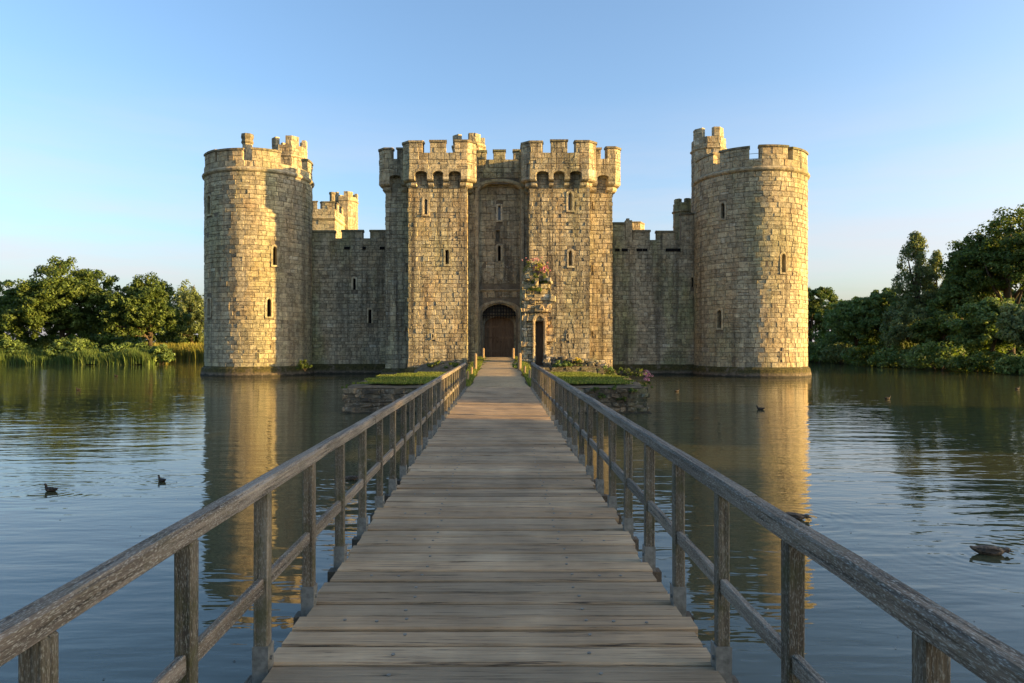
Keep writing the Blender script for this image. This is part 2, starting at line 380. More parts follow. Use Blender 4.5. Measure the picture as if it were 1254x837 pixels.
class Drum:
    """round tower; angle 0 faces the camera side (-Y), positive to +X"""
    def __init__(s, cx, cy, R, a0=-180, a1=180): s.c = (cx, cy); s.R = R; s.a0 = R_(a0); s.L = R * R_(a1 - a0); s.breaks = []
    def __call__(s, u, v, d, i=None):
        a = s.a0 + u / s.R; r = s.R + d
        return (s.c[0] + r * math.sin(a), s.c[1] - r * math.cos(a), v)
    def normal(s, u): a = s.a0 + u / s.R; return (math.sin(a), -math.cos(a))
    def U(s, deg): return (R_(deg) - s.a0) * s.R
    def ulist(s, u0, u1, step=.55):
        k = max(1, int(math.ceil((u1 - u0) / min(step, .55)))); return [u0 + (u1 - u0) * i / k for i in range(k + 1)]

def piece(m, u0, u1, v0, v1, proud, bev=.022, back=-.06, jit=.012, gap=.012):
    """one stone block with chamfered edges, proud of the mortar"""
    j = lambda: rng.uniform(-jit, jit)
    c = [(u0 + gap + j(), v0 + gap + j()), (u1 - gap + j(), v0 + gap + j()), (u1 - gap + j(), v1 - gap + j()), (u0 + gap + j(), v1 - gap + j())]
    cu = (u0 + u1) / 2; cv = (v0 + v1) / 2; i = m.seg(cu) if isinstance(m, Path) else None
    bu = min(bev, (u1 - u0) * .2); bv = min(bev, (v1 - v0) * .2)
    inn = [(a + (bu if a < cu else -bu), b + (bv if b < cv else -bv)) for a, b in c]
    v = [m(a, b, back, i) for a, b in c] + [m(a, b, proud - bev * rng.uniform(.6, 1.3), i) for a, b in c] + [m(a, b, proud + j() * .9, i) for a, b in inn]
    f = []
    for k in range(4):
        q = (k + 1) % 4
        f += [(k, q, q + 4, k + 4), (k + 4, q + 4, q + 8, k + 8)]
    f.append((8, 9, 10, 11))
    return v, f

def courses(v0, v1, h, var=.25):
    out = [v0]; v = v0
    while v < v1 - h * .6: v = v + h * rng.uniform(1 - var, 1 + var); out.append(min(v, v1))
    out[-1] = v1; return out

def lay(m, u0, u1, v0, v1, ch=.42, sw=.72, holes=(), var=.4, proud=(.0, .035), jit=.012, ruin=None):
    """courses of stones -> list of (verts, faces, tint, area, normal)"""
    res = []
    cs = courses(v0, v1, ch)
    for a, b in zip(cs, cs[1:]):
        br = sorted([u0, u1] + [q for q in m.breaks if u0 < q < u1])
        scale = rng.uniform(.75, 1.2); ct = rng.random() * .5
        for s0, s1 in zip(br, br[1:]):
            us = [s0]; u = s0 - rng.uniform(0, sw * .6)
            while True:
                u += sw * scale * rng.uniform(1 - var, 1 + var)
                if u > s1 - sw * .3: break
                if u > s0 + sw * .25: us.append(u)
            us.append(s1)
            for p, q in zip(us, us[1:]):
                spans = [(p, q)]
                for (h0, h1, k0, k1) in holes:
                    if min(b, k1) - max(a, k0) > .22 * (b - a):
                        nw = []
                        for x0, x1 in spans:
                            if h1 <= x0 or h0 >= x1: nw.append((x0, x1)); continue
                            if h0 - x0 > .09: nw.append((x0, h0))
                            if x1 - h1 > .09: nw.append((h1, x1))
                        spans = nw
                for x0, x1 in spans:
                    vs_ = [(a, b)]
                    if x1 - x0 > .25 and b - a > .34 and rng.random() < .13:
                        mid = a + (b - a) * rng.uniform(.4, .6); vs_ = [(a, mid), (mid, b)]
                    for y0, y1 in vs_:
                        pr = rng.uniform(*proud)
                        if rng.random() < .05: pr = -.02
                        v, f = piece(m, x0, x1, y0, y1, pr, jit=jit)
                        t = (min(1, .55 * rng.random() + ct), rng.random(), rng.random())
                        res.append((v, f, t, (x1 - x0) * (y1 - y0), m.normal((x0 + x1) / 2)))
    return res

def sheet(m, u0, u1, v0, v1, d, holes=()):
    """mortar core behind the stones, with the openings left out"""
    us = set(m.ulist(u0, u1)); vs_ = {v0, v1}
    for h0, h1, k0, k1 in holes: us |= {h0, h1}; vs_ |= {max(v0, k0), min(v1, k1)}
    us = sorted(us); vs_ = sorted(vs_); mb = MB()
    for a, b in zip(us, us[1:]):
        if b - a < 1e-5: continue
        for p, q in zip(vs_, vs_[1:]):
            cu, cv = (a + b) / 2, (p + q) / 2
            if any(h0 < cu < h1 and k0 < cv < k1 for h0, h1, k0, k1 in holes): continue
            i = m.seg(cu) if isinstance(m, Path) else None
            mb.add([m(a, p, d, i), m(b, p, d, i), m(b, q, d, i), m(a, q, d, i)], [(0, 1, 2, 3)], (.5, .5, .5))
    return mb

def solid(m, u0, u1, v0, v1, d0, d1, top=None, mb=None, t=None):
    """block following the plan from depth d0 (outer) to d1 (inner); top = extra ridge height in the middle"""
    us = m.ulist(u0, u1); prof = [(d1, v0), (d0, v0), (d0, v1)] + ([((d0 + d1) / 2, v1 + top)] if top else []) + [(d1, v1)]
    return sweep(m, us, prof, mb, t)
def sweep(m, us, prof, mb=None, t=None, closed=False):
    k = len(prof); v = []; f = []
    for u in us:
        for d, z_ in prof: v.append(m(u, z_, d))
    N = len(us)
    for i in range(N - 1 if not closed else N):
        a = i * k; b = ((i + 1) % N) * k
        for j in range(k): q = (j + 1) % k; f.append((a + j, a + q, b + q, b + j)[::-1])
    if not closed: f += [tuple(range(k)), tuple(range((N - 1) * k, N * k))[::-1]]
    mb = mb or MB(); mb.add(v, f, t); return mb

def arch_pts(uc, v0, w, h, kind, n_=7):
    """opening outline from bottom left, over the arch, to bottom right"""
    a = w / 2; L = []
    if kind == 'rect': return [(uc - a, v0), (uc - a, v0 + h), (uc + a, v0 + h), (uc + a, v0)]
    rise = {'round': a, 'pointed': a * 1.55, 'flat': a * .62, 'segment': a * .45}[kind]; sp = v0 + h - rise
    L = [(uc - a, v0)]
    for i in range(n_ * 2 + 1):
        t = i / (n_ * 2)
        if kind == 'pointed':
            x = -1 + 2 * t; k = 1 - abs(x); y = math.sqrt(max(0, 1 - (1 - k) ** 2)) * .82 + .18 * k
        elif kind == 'flat':
            x = -math.cos(math.pi * t); k = 1 - abs(x); y = min(1, math.sqrt(max(0, 1 - (1 - k) ** 2)) * .86 + .14 * k)
        else: x = -math.cos(math.pi * t); y = math.sin(math.pi * t)
        L.append((uc + x * a, sp + y * rise))
    L.append((uc + a, v0)); return L

class Build:
    def __init__(s, name, label, cat, base, mat, group=None):
        s.base = Vector(base); s.root = link(name, None, None, base); tag(s.root, label, cat, group); s.mat = mat; s.stones = []
    def part(s, name, mb, mat=None, parent=None, smooth=False, kind=None):
        o = mb.build(name, mat or s.mat, parent or s.root, s.base, smooth)
        if kind: o['kind'] = kind
        return o
    def wall(s, m, u0, u1, v0, v1, holes=(), core=True, hcore=None, **k):
        s.stones += lay(m, u0, u1, v0, v1, holes=holes, **k)
        if core: s.part('wall_core', sheet(m, u0, u1, v0, v1, -.03, hcore if hcore is not None else holes), M['mortar'])
    def finish(s, cap=300):
        def score(st):
            c = np.mean(st[0], axis=0); to = np.array([0 - c[0], 0 - c[1]]); dd = np.linalg.norm(to)
            return st[3] * max(0, (st[4][0] * to[0] + st[4][1] * to[1]) / dd) / dd ** 2
        st = sorted(s.stones, key=score, reverse=True)
        for v, f, t, ar, nn in st[:cap]:
            mb = MB(); mb.add(v, f, t); s.part('stone', mb)
        if st[cap:]:
            mb = MB()
            for v, f, t, ar, nn in st[cap:]: mb.add(v, f, t)
            s.part('masonry', mb, kind='stuff')
    def window(s, m, uc, v0, w, h, kind='round', fw=.16, depth=.35, opening_back='void', proud=.05, name='window', sill=True):
        inn = arch_pts(uc, v0, w, h, kind); k = (w / 2 + fw) / (w / 2); cv = v0 + h * .5
        out = []
        for a, b in inn:
            top = b > v0 + h * .5
            out.append((uc + (a - uc) * k, b + (fw if top and kind != 'rect' or b > v0 + h - .01 else (0 if b > v0 + .001 else -.0))))
        mb = MB(); v = []; f = []; N = len(inn)
        for (a, b), (p, q) in zip(inn, out):
            v += [m(p, q, -.04), m(p, q, proud), m(a, b, proud), m(a, b, -depth)]
        for i in range(N - 1):
            for j in range(3): f.append((i * 4 + j, i * 4 + j + 1, i * 4 + 5 + j, i * 4 + 4 + j)[::-1])
        mb.add(v, f, (rng.random(), rng.random(), .5))
        o = s.part(name, mb, M['dressed'])
        pm = MB(); pm.add([m(a, b, -depth + .002) for a, b in inn], [tuple(range(N))[::-1]], (.5, .5, .5))
        s.part('opening_back', pm, M[opening_back], o)
        if sill:
            sb = solid(m, uc - w / 2 - fw, uc + w / 2 + fw, v0 - .14, v0, proud + .04, -depth)
            s.part('sill', sb, M['dressed'], o)
        return o
    def hole(s, uc, v0, w, h, fw=.16): return (uc - w / 2 - fw, uc + w / 2 + fw, v0 - .14, v0 + h + fw)
    def hcore(s, uc, v0, w, h, fw=.16): return (uc - w / 2, uc + w / 2, v0, v0 + h)
    def merlon(s, m, u0, u1, v0, v1, T=.5, cop=.16, **k):
        v1 += rng.uniform(-.08, .05); u0 += rng.uniform(-.03, .04); u1 += rng.uniform(-.04, .03); u0 = max(0, u0); u1 = min(m.L, u1)
        mb = solid(m, u0, u1, v0, v1, -.02, -T)
        for v, f, t, ar, nn in lay(m, u0, u1, v0, v1, ch=k.get('ch', .38), sw=k.get('sw', .6)): mb.add(v, f, t)
        o = s.part('merlon', mb)
        s.part('coping', solid(m, max(u0 - .05, 0), min(u1 + .05, m.L), v1, v1 + cop, .09, -T - .06, top=.07), M['coping'], o)

# ------------------------------------------------------------------ round towers
def round_tower(name, label, cx, cy, R, zs, zc, zm, mer, wins, theta, half, centre):
    b = Build(name, label, 'tower', (cx, cy, 0), M['tower']); m = Drum(cx, cy, R)
    def ang(px): return math.degrees(math.asin(max(-1, min(1, (px - centre) / half)))) + theta
    hs, hc, todo = [], [], []
    for px, pt, pb, wpx, kind, opening_back in wins:
        a = R_(ang(px)); Y = cy - R * math.cos(a); u = m.U(ang(px)); v0 = Z(pb, Y); h = Z(pt, Y) - v0
        w = wpx / F * Y / max(.35, math.cos(R_(ang(px) - theta))); fw = .15 if kind != 'rect' else .03
        hs.append(b.hole(u, v0, w, h, fw)); hc.append(b.hcore(u, v0, w, h, fw)); todo.append((u, v0, w, h, kind, fw, opening_back))
    b.wall(m, 0, m.L, .75, zs, holes=hs, hcore=hc, ch=.385, sw=.64)
    for u, v0, w, h, kind, fw, opening_back in todo: b.window(m, u, v0, w, h, kind, fw, .45, opening_back, sill=kind != 'rect')
    us = m.ulist(0, m.L)[:-1]
    b.part('plinth', sweep(m, us, [(-.3, -1.6), (.42, -1.6), (.30, .10), (.20, .62), (.02, .80), (-.3, .80)], closed=True), M['plinth'])
    b.part('string_course', sweep(m, us, [(-.2, zs), (.02, zs), (.16, zs + .10), (.20, zs + .22), (.16, zs + .28), (.05, zs + .40), (-.2, zs + .40)], closed=True), M['dressed'])
    b.wall(m, 0, m.L, zs + .40, zc, ch=.36, sw=.62)
    b.part('parapet_back', sweep(m, us, [(-.04, zs + .3), (-.04, zc - .01), (-.55, zc - .01), (-.55, zs - .6)][::-1], closed=True), M['mortar'])
    rf = MB(); rf.add([m(u, zs - .2, -.4) for u in us], [tuple(range(len(us)))[::-1]]); b.part('roof', rf, M['lead'])
    for e in mer:
        a0, a1 = (ang(e[0]), ang(e[1])) if len(e) == 2 else e[:2]
        b.merlon(m, m.U(a0), m.U(a1), zc, zm)
    return b, m

def turret(b, name, cx, cy, r, z0, z1, zc, zm, mat=None, sides=8, rot=22.5, holes=0):
    """small polygonal stair turret with its own battlements, as parts of its thing"""
    pts = [(cx + r * math.sin(R_(rot + 360 / sides * k)), cy - r * math.cos(R_(rot + 360 / sides * k))) for k in range(-1, sides)]
    m = Path(pts); pr = m.L
    mb = sheet(m, 0, pr, z0, zc, -.02)
    for v, f, t, ar, nn in lay(m, 0, pr, z0, z1, ch=.38, sw=.55): mb.add(v, f, t)
    for v, f, t, ar, nn in lay(m, 0, pr, z1 + .22, zc, ch=.34, sw=.5): mb.add(v, f, t)
    o = b.part(name, mb, mat or b.mat)
    b.part('string_course', sweep(m, m.ulist(0, pr), [(-.15, z1), (.03, z1), (.13, z1 + .1), (.11, z1 + .2), (-.15, z1 + .22)]), M['dressed'], o)
    q = pr / sides
    for k in range(0, sides, 2):
        u0 = q * (k + .55) if k + .55 > 0 else 0; u1 = min(pr, q * (k + 1.62))
        w = solid(m, u0, u1, zc, zm, -.01, -.35)
        for v, f, t, ar, nn in lay(m, u0, u1, zc, zm, ch=.34, sw=.5): w.add(v, f, t)
        b.part('merlon', w, mat or b.mat, o)
    w = MB()
    for k in range(sides): pass
    rf = MB(); rf.add([m(u, zc - .4, -.1) for u in m.ulist(0, pr)[:-1]], [tuple(range(sides))[::-1]]); b.part('roof', rf, M['lead'], o)
    pb = sweep(m, m.ulist(0, pr), [(-.30, zc - .5), (-.03, zc - .5), (-.03, zc - .01), (-.30, zc - .01)]); b.part('parapet_back', pb, M['mortar'], o)
    return o

LX, LY, LR = -20.65, 58.7, 4.37
lt, lm = round_tower('round_tower', 'sunlit round tower at the left corner, slim chimney rising behind its battlements', LX, LY, LR, 16.35, 17.25, 18.1,
    [(253.5, 267), (269, 299), (310, 343), (377, 384.5), (112, 136, 0), (150, 178, 0), (-165, -140, 0), (-126, -102, 0)],
    [(336, 302, 325, 4.5, 'pointed', 'void'), (329.5, 366, 388, 5, 'pointed', 'void'), (259.5, 240, 263, 3.5, 'round', 'void'), (259.5, 366, 387, 3.5, 'round', 'void'),
     (316.5, 432, 441, 1.6, 'rect', 'void')], 19.5, 66.5, 318.5)
turret(lt, 'stair_turret', X(356, 62.3), 62.0, 1.55, 15.5, 19.2, 20.3, 21.1)
ch = MB(); cxx, cyy = X(303, 62.5), 62.5
ch.tube([(cxx, cyy, 15.8), (cxx, cyy, 20.9)], [.46, .46], 8)
cho = lt.part('chimney', ch, M['dressed'])
cc = MB(); cc.tube([(cxx, cyy, 20.85), (cxx, cyy, 21.0), (cxx, cyy, 21.25), (cxx, cyy, 21.5), (cxx, cyy, 21.75)], [.47, .58, .5, .6, .56], 8); lt.part('chimney_cap', cc, M['coping'], cho)
lt.finish()

RX, RY, RR = 20.95, 57.2, 4.42
rt, rm = round_tower('round_tower', 'round tower at the right corner, golden light on its right flank, octagonal turret beside it', RX, RY, RR, 16.0, 16.95, 17.85,
    [(857.5, 880), (888, 921.5), (933, 964.5), (970, 988.5), (100, 126, 0), (140, 168, 0), (-178, -150, 0), (-138, -112, 0)],
    [(891.5, 249, 268, 4.5, 'round', 'sky_mirror'), (959.5, 311, 334, 4.5, 'pointed', 'void'), (887.5, 380, 402, 5, 'round', 'void'), (956.5, 431, 441, 1.6, 'rect', 'void')],
    -20.2, 67.5, 922)
turret(rt, 'stair_turret', X(868.5, 58.4), 58.6, 1.42, .7, 19.0, 20.05, 20.85)
for zz in (17.1, 17.5):
    rb = MB(); rb.tube([rm(u, zz, -.5) for u in rm.ulist(0, rm.L)], .018, 5); rt.part('safety_rail', rb, M['iron'])
rt.finish()

# ------------------------------------------------------------------ curtain walls
def curtain(name, label, path, zc, mer, wins, bandz):
    m = Path(path); Y = path[0][1]; x0 = path[0][0]
    b = Build(name, label, 'wall', ((path[0][0] + path[-1][0]) / 2, Y, 0), M['curtain'])
    hs, hc, todo = [], [], []
    for px, pt, pb, wpx, kind, opening_back in wins:
        u = X(px, Y) - x0; v0 = Z(pb, Y); h = Z(pt, Y) - v0; w = wpx / F * Y
        fw = .14 if kind != 'rect' else .03
        hs.append(b.hole(u, v0, w, h, fw)); hc.append(b.hcore(u, v0, w, h, fw)); todo.append((u, v0, w, h, kind, fw, opening_back))
    b.wall(m, 0, m.L, .8, zc, holes=hs, hcore=hc, ch=.33, sw=.50, proud=(0, .03), jit=.016)
    for u, v0, w, h, kind, fw, opening_back in todo: b.window(m, u, v0, w, h, kind, fw, .3, opening_back, sill=False)
    b.part('plinth', sweep(m, [0, m.L], [(-.3, -1.6), (.5, -1.6), (.38, .10), (.26, .66), (.02, .86), (-.3, .86)]), M['plinth'])
    bk = MB(); bk.box(path[0][0], path[-1][0], Y + .7, Y + 2.1, -1.6, zc - 1.0); b.part('wall_back', bk, M['mortar'])
    pb = MB(); pb.box(path[0][0], path[-1][0], Y + .04, Y + .55, zc - 1.3, zc - .01); b.part('parapet_back', pb, M['mortar'])
    for p0, p1, py in mer:
        b.merlon(m, max(0, X(p0, Y) - x0), min(m.L, X(p1, Y) - x0), zc, Z(py, Y) - .2)
    for px, w in bandz:                                     # row of drain holes under the parapet, their shade painted as near-black blocks
        u = X(px, Y) - x0
        q = MB(); v, f = piece(m, u - w / 2, u + w / 2, zc - 1.0, zc - .74, .065, gap=0); q.add(v, f); b.part('drain_shadow', q, M['void'])
    b.finish(); return b
curtain('curtain_wall', 'shaded grey curtain wall between the left round tower and the gatehouse', [(-19.0, 59.5), (-9.0, 59.5)], Z(292, 59.5),
        [(376, 409.5, 281), (418, 444.5, 281), (453, 476, 281)],
        [(434, 341, 355, 3.5, 'round', 'void'), (453, 379, 396, 3.8, 'round', 'void')], [(468, .45), (425, .5), (446, .3)])
rc = curtain('curtain_wall', 'curtain wall between the gatehouse and the right round tower, parapet stepped up beside the tower', [(8.6, 58.3), (19.0, 58.3)], Z(294, 58.3),
        [(748, 766, 271), (775, 796, 282), (804.5, 825, 282), (834, 860, 261)],
        [(848, 340, 352, 3, 'rect', 'void')], [(756, .4), (765, .5), (783, .5), (790, .4), (820, .7), (829, .6)])
b = rc; pm = MB(); pm.box(X(766, 58.3), X(774, 58.3), 58.24, 58.8, Z(294, 58.3) - .3, Z(270, 58.3)); pm.box(X(767.5, 58.3), X(771, 58.3), 58.35, 58.7, Z(270, 58.3), Z(267.5, 58.3))
b.part('parapet_pier', pm, M['dressed'])
ct = Build('stair_turret', 'small octagonal turret rising behind the wall left of the right round tower', 'turret', (X(836.5, 62), 62.0, 0), M['curtain'])
turret(ct, 'shaft', X(836.5, 62), 62.0, .88, 0, Z(262, 62), Z(250, 62), Z(245, 62)); ct.finish()
cb = Build('chimney_stack', 'low sunlit square chimney peeping over the wall right of the gatehouse', 'chimney', (X(781, 66), 66.5, 0), M['dressed'])
mm = Path([(X(773, 66), 67.2), (X(773, 66), 66), (X(784, 66), 66), (X(789, 67.2), 67.2)])
q = sheet(mm, 0, mm.L, 0, Z(273, 66), -.02)
for v, f, t, ar, nn in lay(mm, 0, mm.L, 8, Z(273, 66), ch=.35, sw=.5): q.add(v, f, t)
so = cb.part('stack', q); cb.part('coping', solid(mm, 0, mm.L, Z(273, 66), Z(271.5, 66), .06, -.5), M['coping'], so)

# ------------------------------------------------------------------ square tower at the back, seen over the left wall
bt = Build('square_tower', 'sunlit square tower with a corner turret, far behind the left curtain wall', 'tower', (-25, 94, 0), M['tower'])
BX, BY0, BY1 = X(410, 90), 90.0, 99.6
m = Path([(BX - 8.2, BY0), (BX, BY0), (BX, BY1)])
ztop = Z(248, 90); zc_ = Z(256, 90)
bt.wall(m, 0, m.L, 8.0, zc_ - 1.3, ch=.42, sw=.7)
bt.part('string_course', sweep(m, m.ulist(0, m.L), [(-.2, zc_ - 1.3), (.04, zc_ - 1.3), (.16, zc_ - 1.18), (.12, zc_ - 1.05), (-.2, zc_ - 1.02)]), M['dressed'])
bt.part('string_course', sweep(m, m.ulist(0, m.L), [(-.1, Z(269.8, 90)), (.08, Z(269.8, 90)), (.17, Z(269.2, 90)), (-.1, Z(268.6, 90))]), M['dressed'])
bt.wall(m, 0, m.L, zc_ - 1.02, zc_, ch=.36, sw=.6)
bb = MB(); bb.box(BX - 8.2, BX - .5, BY0 + .5, BY1, -.5, zc_ - .9); bt.part('tower_body', bb, M['mortar'])
for u0, u1 in ((0, .8), (1.6, 3.1), (4.0, 4.9), (5.2 + 0.1, 5.9), (6.55, 8.2), (9.2, 10.6), (12.0, 13.2)): bt.merlon(m, u0, u1, zc_, ztop, T=.5)
turret(bt, 'stair_turret', X(423.5, 97.2), 97.2, 1.72, 12, Z(249, 97), Z(243, 97), Z(237, 97))
ch = MB(); cxx = X(407, 91.5); ch.tube([(cxx, 91.5, zc_ - 1), (cxx, 91.5, Z(239, 91.5)), (cxx, 91.5, Z(238, 91.5)), (cxx, 91.5, Z(236, 91.5))], [.38, .36, .46, .44], 8)
bt.part('chimney', ch, M['coping'])
bt.finish()
cy_ = MB(); cy_.box(-19.5, 24, 62.5, 104, -1.6, 1.1); cy_.box(-31.5, -19.6, 89, 104, -1.6, 1.1); tag(cy_.build('courtyard_ground', M['earth']), kind='structure')

# ------------------------------------------------------------------ gatehouse
YF, YR, YC, YI, YP = 53.0, 54.5, 55.3, 55.85, 52.45     # front faces, outer recesses, centre, centre inside the big arch, parapet fronts
g = Build('gatehouse', 'tall twin towered stone gatehouse with machicolated battlements around the arched gate', 'gatehouse', (0, YC, 0), M['gate'])
def px_holes(wins, Y, x0, u_off=0):
    hs, hc, todo = [], [], []
    for px, pt, pb, wpx, kind, opening_back in wins:
        u = X(px, Y) - x0 + u_off; v0 = Z(pb, Y); h = Z(pt, Y) - v0; w = wpx / F * Y; fw = .02 if kind == 'rect' else .15 if wpx > 3 else .04
        hs.append(g.hole(u, v0, w, h, fw)); hc.append(g.hcore(u, v0, w, h, fw)); todo.append((u, v0, w, h, kind, fw, opening_back))
    return hs, hc, todo
def wall_win(m, v0, v1, wins, Y, x0, u_off, **k):
    hs, hc, todo = px_holes(wins, Y, x0, u_off)
    g.wall(m, 0, m.L, v0, v1, holes=hs, hcore=hc, **k)
    for u, a, w, h, kind, fw, opening_back in todo: g.window(m, u, a, w, h, kind, fw, .35, opening_back, sill=kind not in ('rect',))
ZCB = Z(230, YF)                      # foot of the corbels on the front towers
ZAR = Z(208, YP)                      # crown of the machicolation arches
ZCR = Z(187, YP); ZMT = Z(174.5, YP)
xl0, xl1 = X(500, YF), X(572, YF); xr0, xr1 = X(648, YF), X(722, YF)
KF = dict(ch=.345, sw=.50, proud=(0, .028), jit=.016)
mL = Path([(xl0, 58), (xl0, YF), (xl1, YF), (xl1, 58)])
wall_win(mL, .75, ZCR - .4, [(521.5, 244, 263, 4.2, 'round', 'sky_mirror'), (547.5, 306, 324, 4.2, 'round', 'void'), (530, 409, 414, 2.2, 'round', 'void')], YF, xl0, 58 - YF, **KF)
mR = Path([(xr0, 58), (xr0, YF), (xr1, YF), (xr1, 58)])
wall_win(mR, .75, ZCR - .4, [(698, 236, 258, 4.6, 'pointed', 'sky_mirror'), (698.5, 307, 326, 4.2, 'pointed', 'void'), (695, 409, 415, 2.6, 'round', 'void'), (695, 405, 409.5, .9, 'rect', 'void')], YF, xr0, 58 - YF, **KF)
xa, xb = X(472, YR), X(750, YR)
mA = Path([(xa, 62), (xa, YR), (xl0 + .02, YR)]); mB = Path([(xr1 - .02, YR), (xb, YR), (xb, 62)])
wall_win(mA, .6, Z(200, YR), [(498.5, 325, 332, 1.0, 'rect', 'void'), (497, 401, 406, 1.0, 'rect', 'void')], YR, xa, 62 - YR, **KF)
wall_win(mB, .6, Z(200, YR), [(725.5, 247, 256, 1.6, 'rect', 'void'), (725.5, 325, 333, 1.6, 'rect', 'void'), (725.5, 406, 412, 1.6, 'rect', 'void')], YR, xr1 - .02, 0, **KF)
for m_, z_ in ((mL, .8), (mR, .8), (mA, .66), (mB, .66)):
    g.part('plinth', sweep(m_, m_.ulist(0, m_.L), [(-.3, -1.6), (.5, -1.6), (.36, .1), (.25, z_ - .2), (.02, z_), (-.3, z_)]), M['plinth'])
def body(x0, x1, y0, y1, z1):
    q = MB(); q.box(x0, x1, y0, y1, -1.6, z1); g.part('light_block', q, M['mortar'])  # hidden box behind the stone skin, added to block light
body(xl0 + .5, xl1 - .5, YF + .6, 66, ZCR - 1); body(xr0 + .5, xr1 - .5, YF + .6, 66, ZCR - 1)
body(xa + .5, xl0 + .4, YR + .6, 66, ZCR - 1.2); body(xr1 - .4, xb - .5, YR + .6, 66, ZCR - 1.2)

def machicolated(path, zfoot, zar, zcr, holes_u, mer, zmt, front_edge, over):
    """projecting parapet: corbels, arched openings between them, wall above, merlons"""
    m = Path(path)
    # upper wall
    g.wall(m, 0, m.L, zar + .05, zcr, ch=.42, sw=.6, core=False, proud=(0, .04))
    g.part('parapet_back', solid(m, 0, m.L, zar + .05, zcr - .01, -.02, -.5), M['mortar'])
    # band with arched openings (outer skin), stepped corbels in between
    edges = [0.0]
    for a, b in holes_u: edges += [a, b]
    edges.append(m.L)
    zsp = zar - (zar - zfoot) * .40
    for a, b in holes_u:
        mb = MB(); c = (a + b) / 2; w = b - a; pts = arch_pts(c, zsp - .02, w, zar - .1 - zsp + .02, 'segment', 5)
        v = []; f = []; N = len(pts)
        for p, q in pts: v += [m(p, zar + .06, .015), m(p, q, .015), m(p, q, -over + .02)]
        for i in range(N - 1):
            for j in (0, 1): f.append((i * 3 + j, i * 3 + j + 1, i * 3 + 4 + j, i * 3 + 3 + j))
        mb.add(v, f); g.part('arch_head', mb)
    for a, b in zip(edges[0::2], edges[1::2]):
        hgt_ = zsp - zfoot
        us = m.ulist(a, b)
        g.part('corbel', sweep(m, us, [(-over - .1, zsp), (.02, zsp), (.02, zar + .06), (-over - .1, zar + .06)]))
        for k, (d0, za, zb) in enumerate(((.03, zsp - hgt_ * .48, zsp), (-over * .5, zfoot, zsp - hgt_ * .5))):
            g.part('corbel', sweep(m, us, [(-over - .15, za), (d0 - .26, za), (d0 - .1, za + .05), (d0, za + (zb - za) * .4), (d0, zb - .03), (d0 - .06, zb), (-over - .15, zb)]), M['dressed'])
    for a, b in mer: g.merlon(m, max(0, a), min(m.L, b), zcr, zmt, T=.45)
    return m
OV = YF - YP
def front_parapet(pl, cl, cr, pr, holes, mer):
    """pl, pr: outer pixel edges of the parapet, cl, cr: pixel columns of the chamfer corners"""
    x0, x1, x2, x3 = X(pl, YF), X(cl, YP), X(cr, YP), X(pr, YF)
    path = [(x0, 57.5), (x0, YP + .55), (x1, YP), (x2, YP), (x3, YP + .55), (x3, 57.5)]
    t = Path(path)
    def U(px): # along the path for a pixel column on the front or chamfers
        if px < cl: return t.u[1] + (px - pl) / (cl - pl) * (t.u[2] - t.u[1])
        if px > cr: return t.u[3] + (px - cr) / (pr - cr) * (t.u[4] - t.u[3])
        return t.u[2] + X(px, YP) - x1
    side = [(t.u[0] + 1.0, t.u[0] + 2.3), (t.u[0] + 3.1, U(mer[0][1])), ] ; last = (U(mer[-1][0]), t.u[4] + 1.2)
    ms = [side[0], side[1]] + [(U(a), U(b)) for a, b in mer[1:-1]] + [last, (t.u[4] + 2.1, t.u[4] + 3.6)]
    hu = [(t.u[1] - 3.4, t.u[1] - 2.3), (t.u[1] - 1.7, t.u[1] - .55)] + [(U(a), U(b)) for a, b in holes] + [(t.u[4] + .55, t.u[4] + 1.7), (t.u[4] + 2.3, t.u[4] + 3.4)]
    machicolated(path, ZCB, ZAR, ZCR, hu, ms, ZMT, YP, OV)
front_parapet(493.5, 501, 572, 583, [(507.5, 523), (530, 542.5), (549.5, 564.5)], [(493, 517), (526, 547), (556, 583)])
front_parapet(639, 649, 721, 730, [(656, 672), (678, 691.5), (698, 712.5)], [(639, 664), (674, 695.5), (705.5, 730)])
# outer shoulders
x0 = X(464.5, YR)
pA = [(x0, 61), (x0, YR), (x0 + .5, YR - .5), (X(499, YR), YR - .5)]; tA = Path(pA)
z1 = Z(194.5, YR - .5); z2 = Z(182.5, YR - .5)
machicolated(pA, Z(236, YR), Z(215, YR), z1, [(tA.u[1] - 3.6, tA.u[1] - 2.5), (tA.u[1] - 1.8, tA.u[1] - .7), (tA.u[2] + X(478, YR) - x0 - .5, tA.u[2] + X(492, YR) - x0 - .5)],
             [(tA.u[1] - 4.6, tA.u[1] - 3.4), (tA.u[1] - 2.4, tA.u[1] - 1.2), (tA.u[1] - .3, tA.u[2] + X(480, YR) - x0 - .5), (tA.u[2] + X(487.5, YR) - x0 - .5, tA.L)], z2, YR - .5, .5)
x1 = X(759.5, YR)
pB = [(X(722, YR), YR - .5), (x1 - .5, YR - .5), (x1, YR), (x1, 61)]; tB = Path(pB); q0 = X(722, YR)
machicolated(pB, Z(236, YR), Z(215, YR), z1, [(X(730.5, YR) - q0, X(744, YR) - q0), (tB.u[2] + .7, tB.u[2] + 1.8), (tB.u[2] + 2.5, tB.u[2] + 3.6)],
             [(0, X(735, YR) - q0), (X(742, YR) - q0, tB.u[2] + .4), (tB.u[2] + 1.3, tB.u[2] + 2.5), (tB.u[2] + 3.4, tB.u[2] + 4.6)], z2, YR - .5, .5)
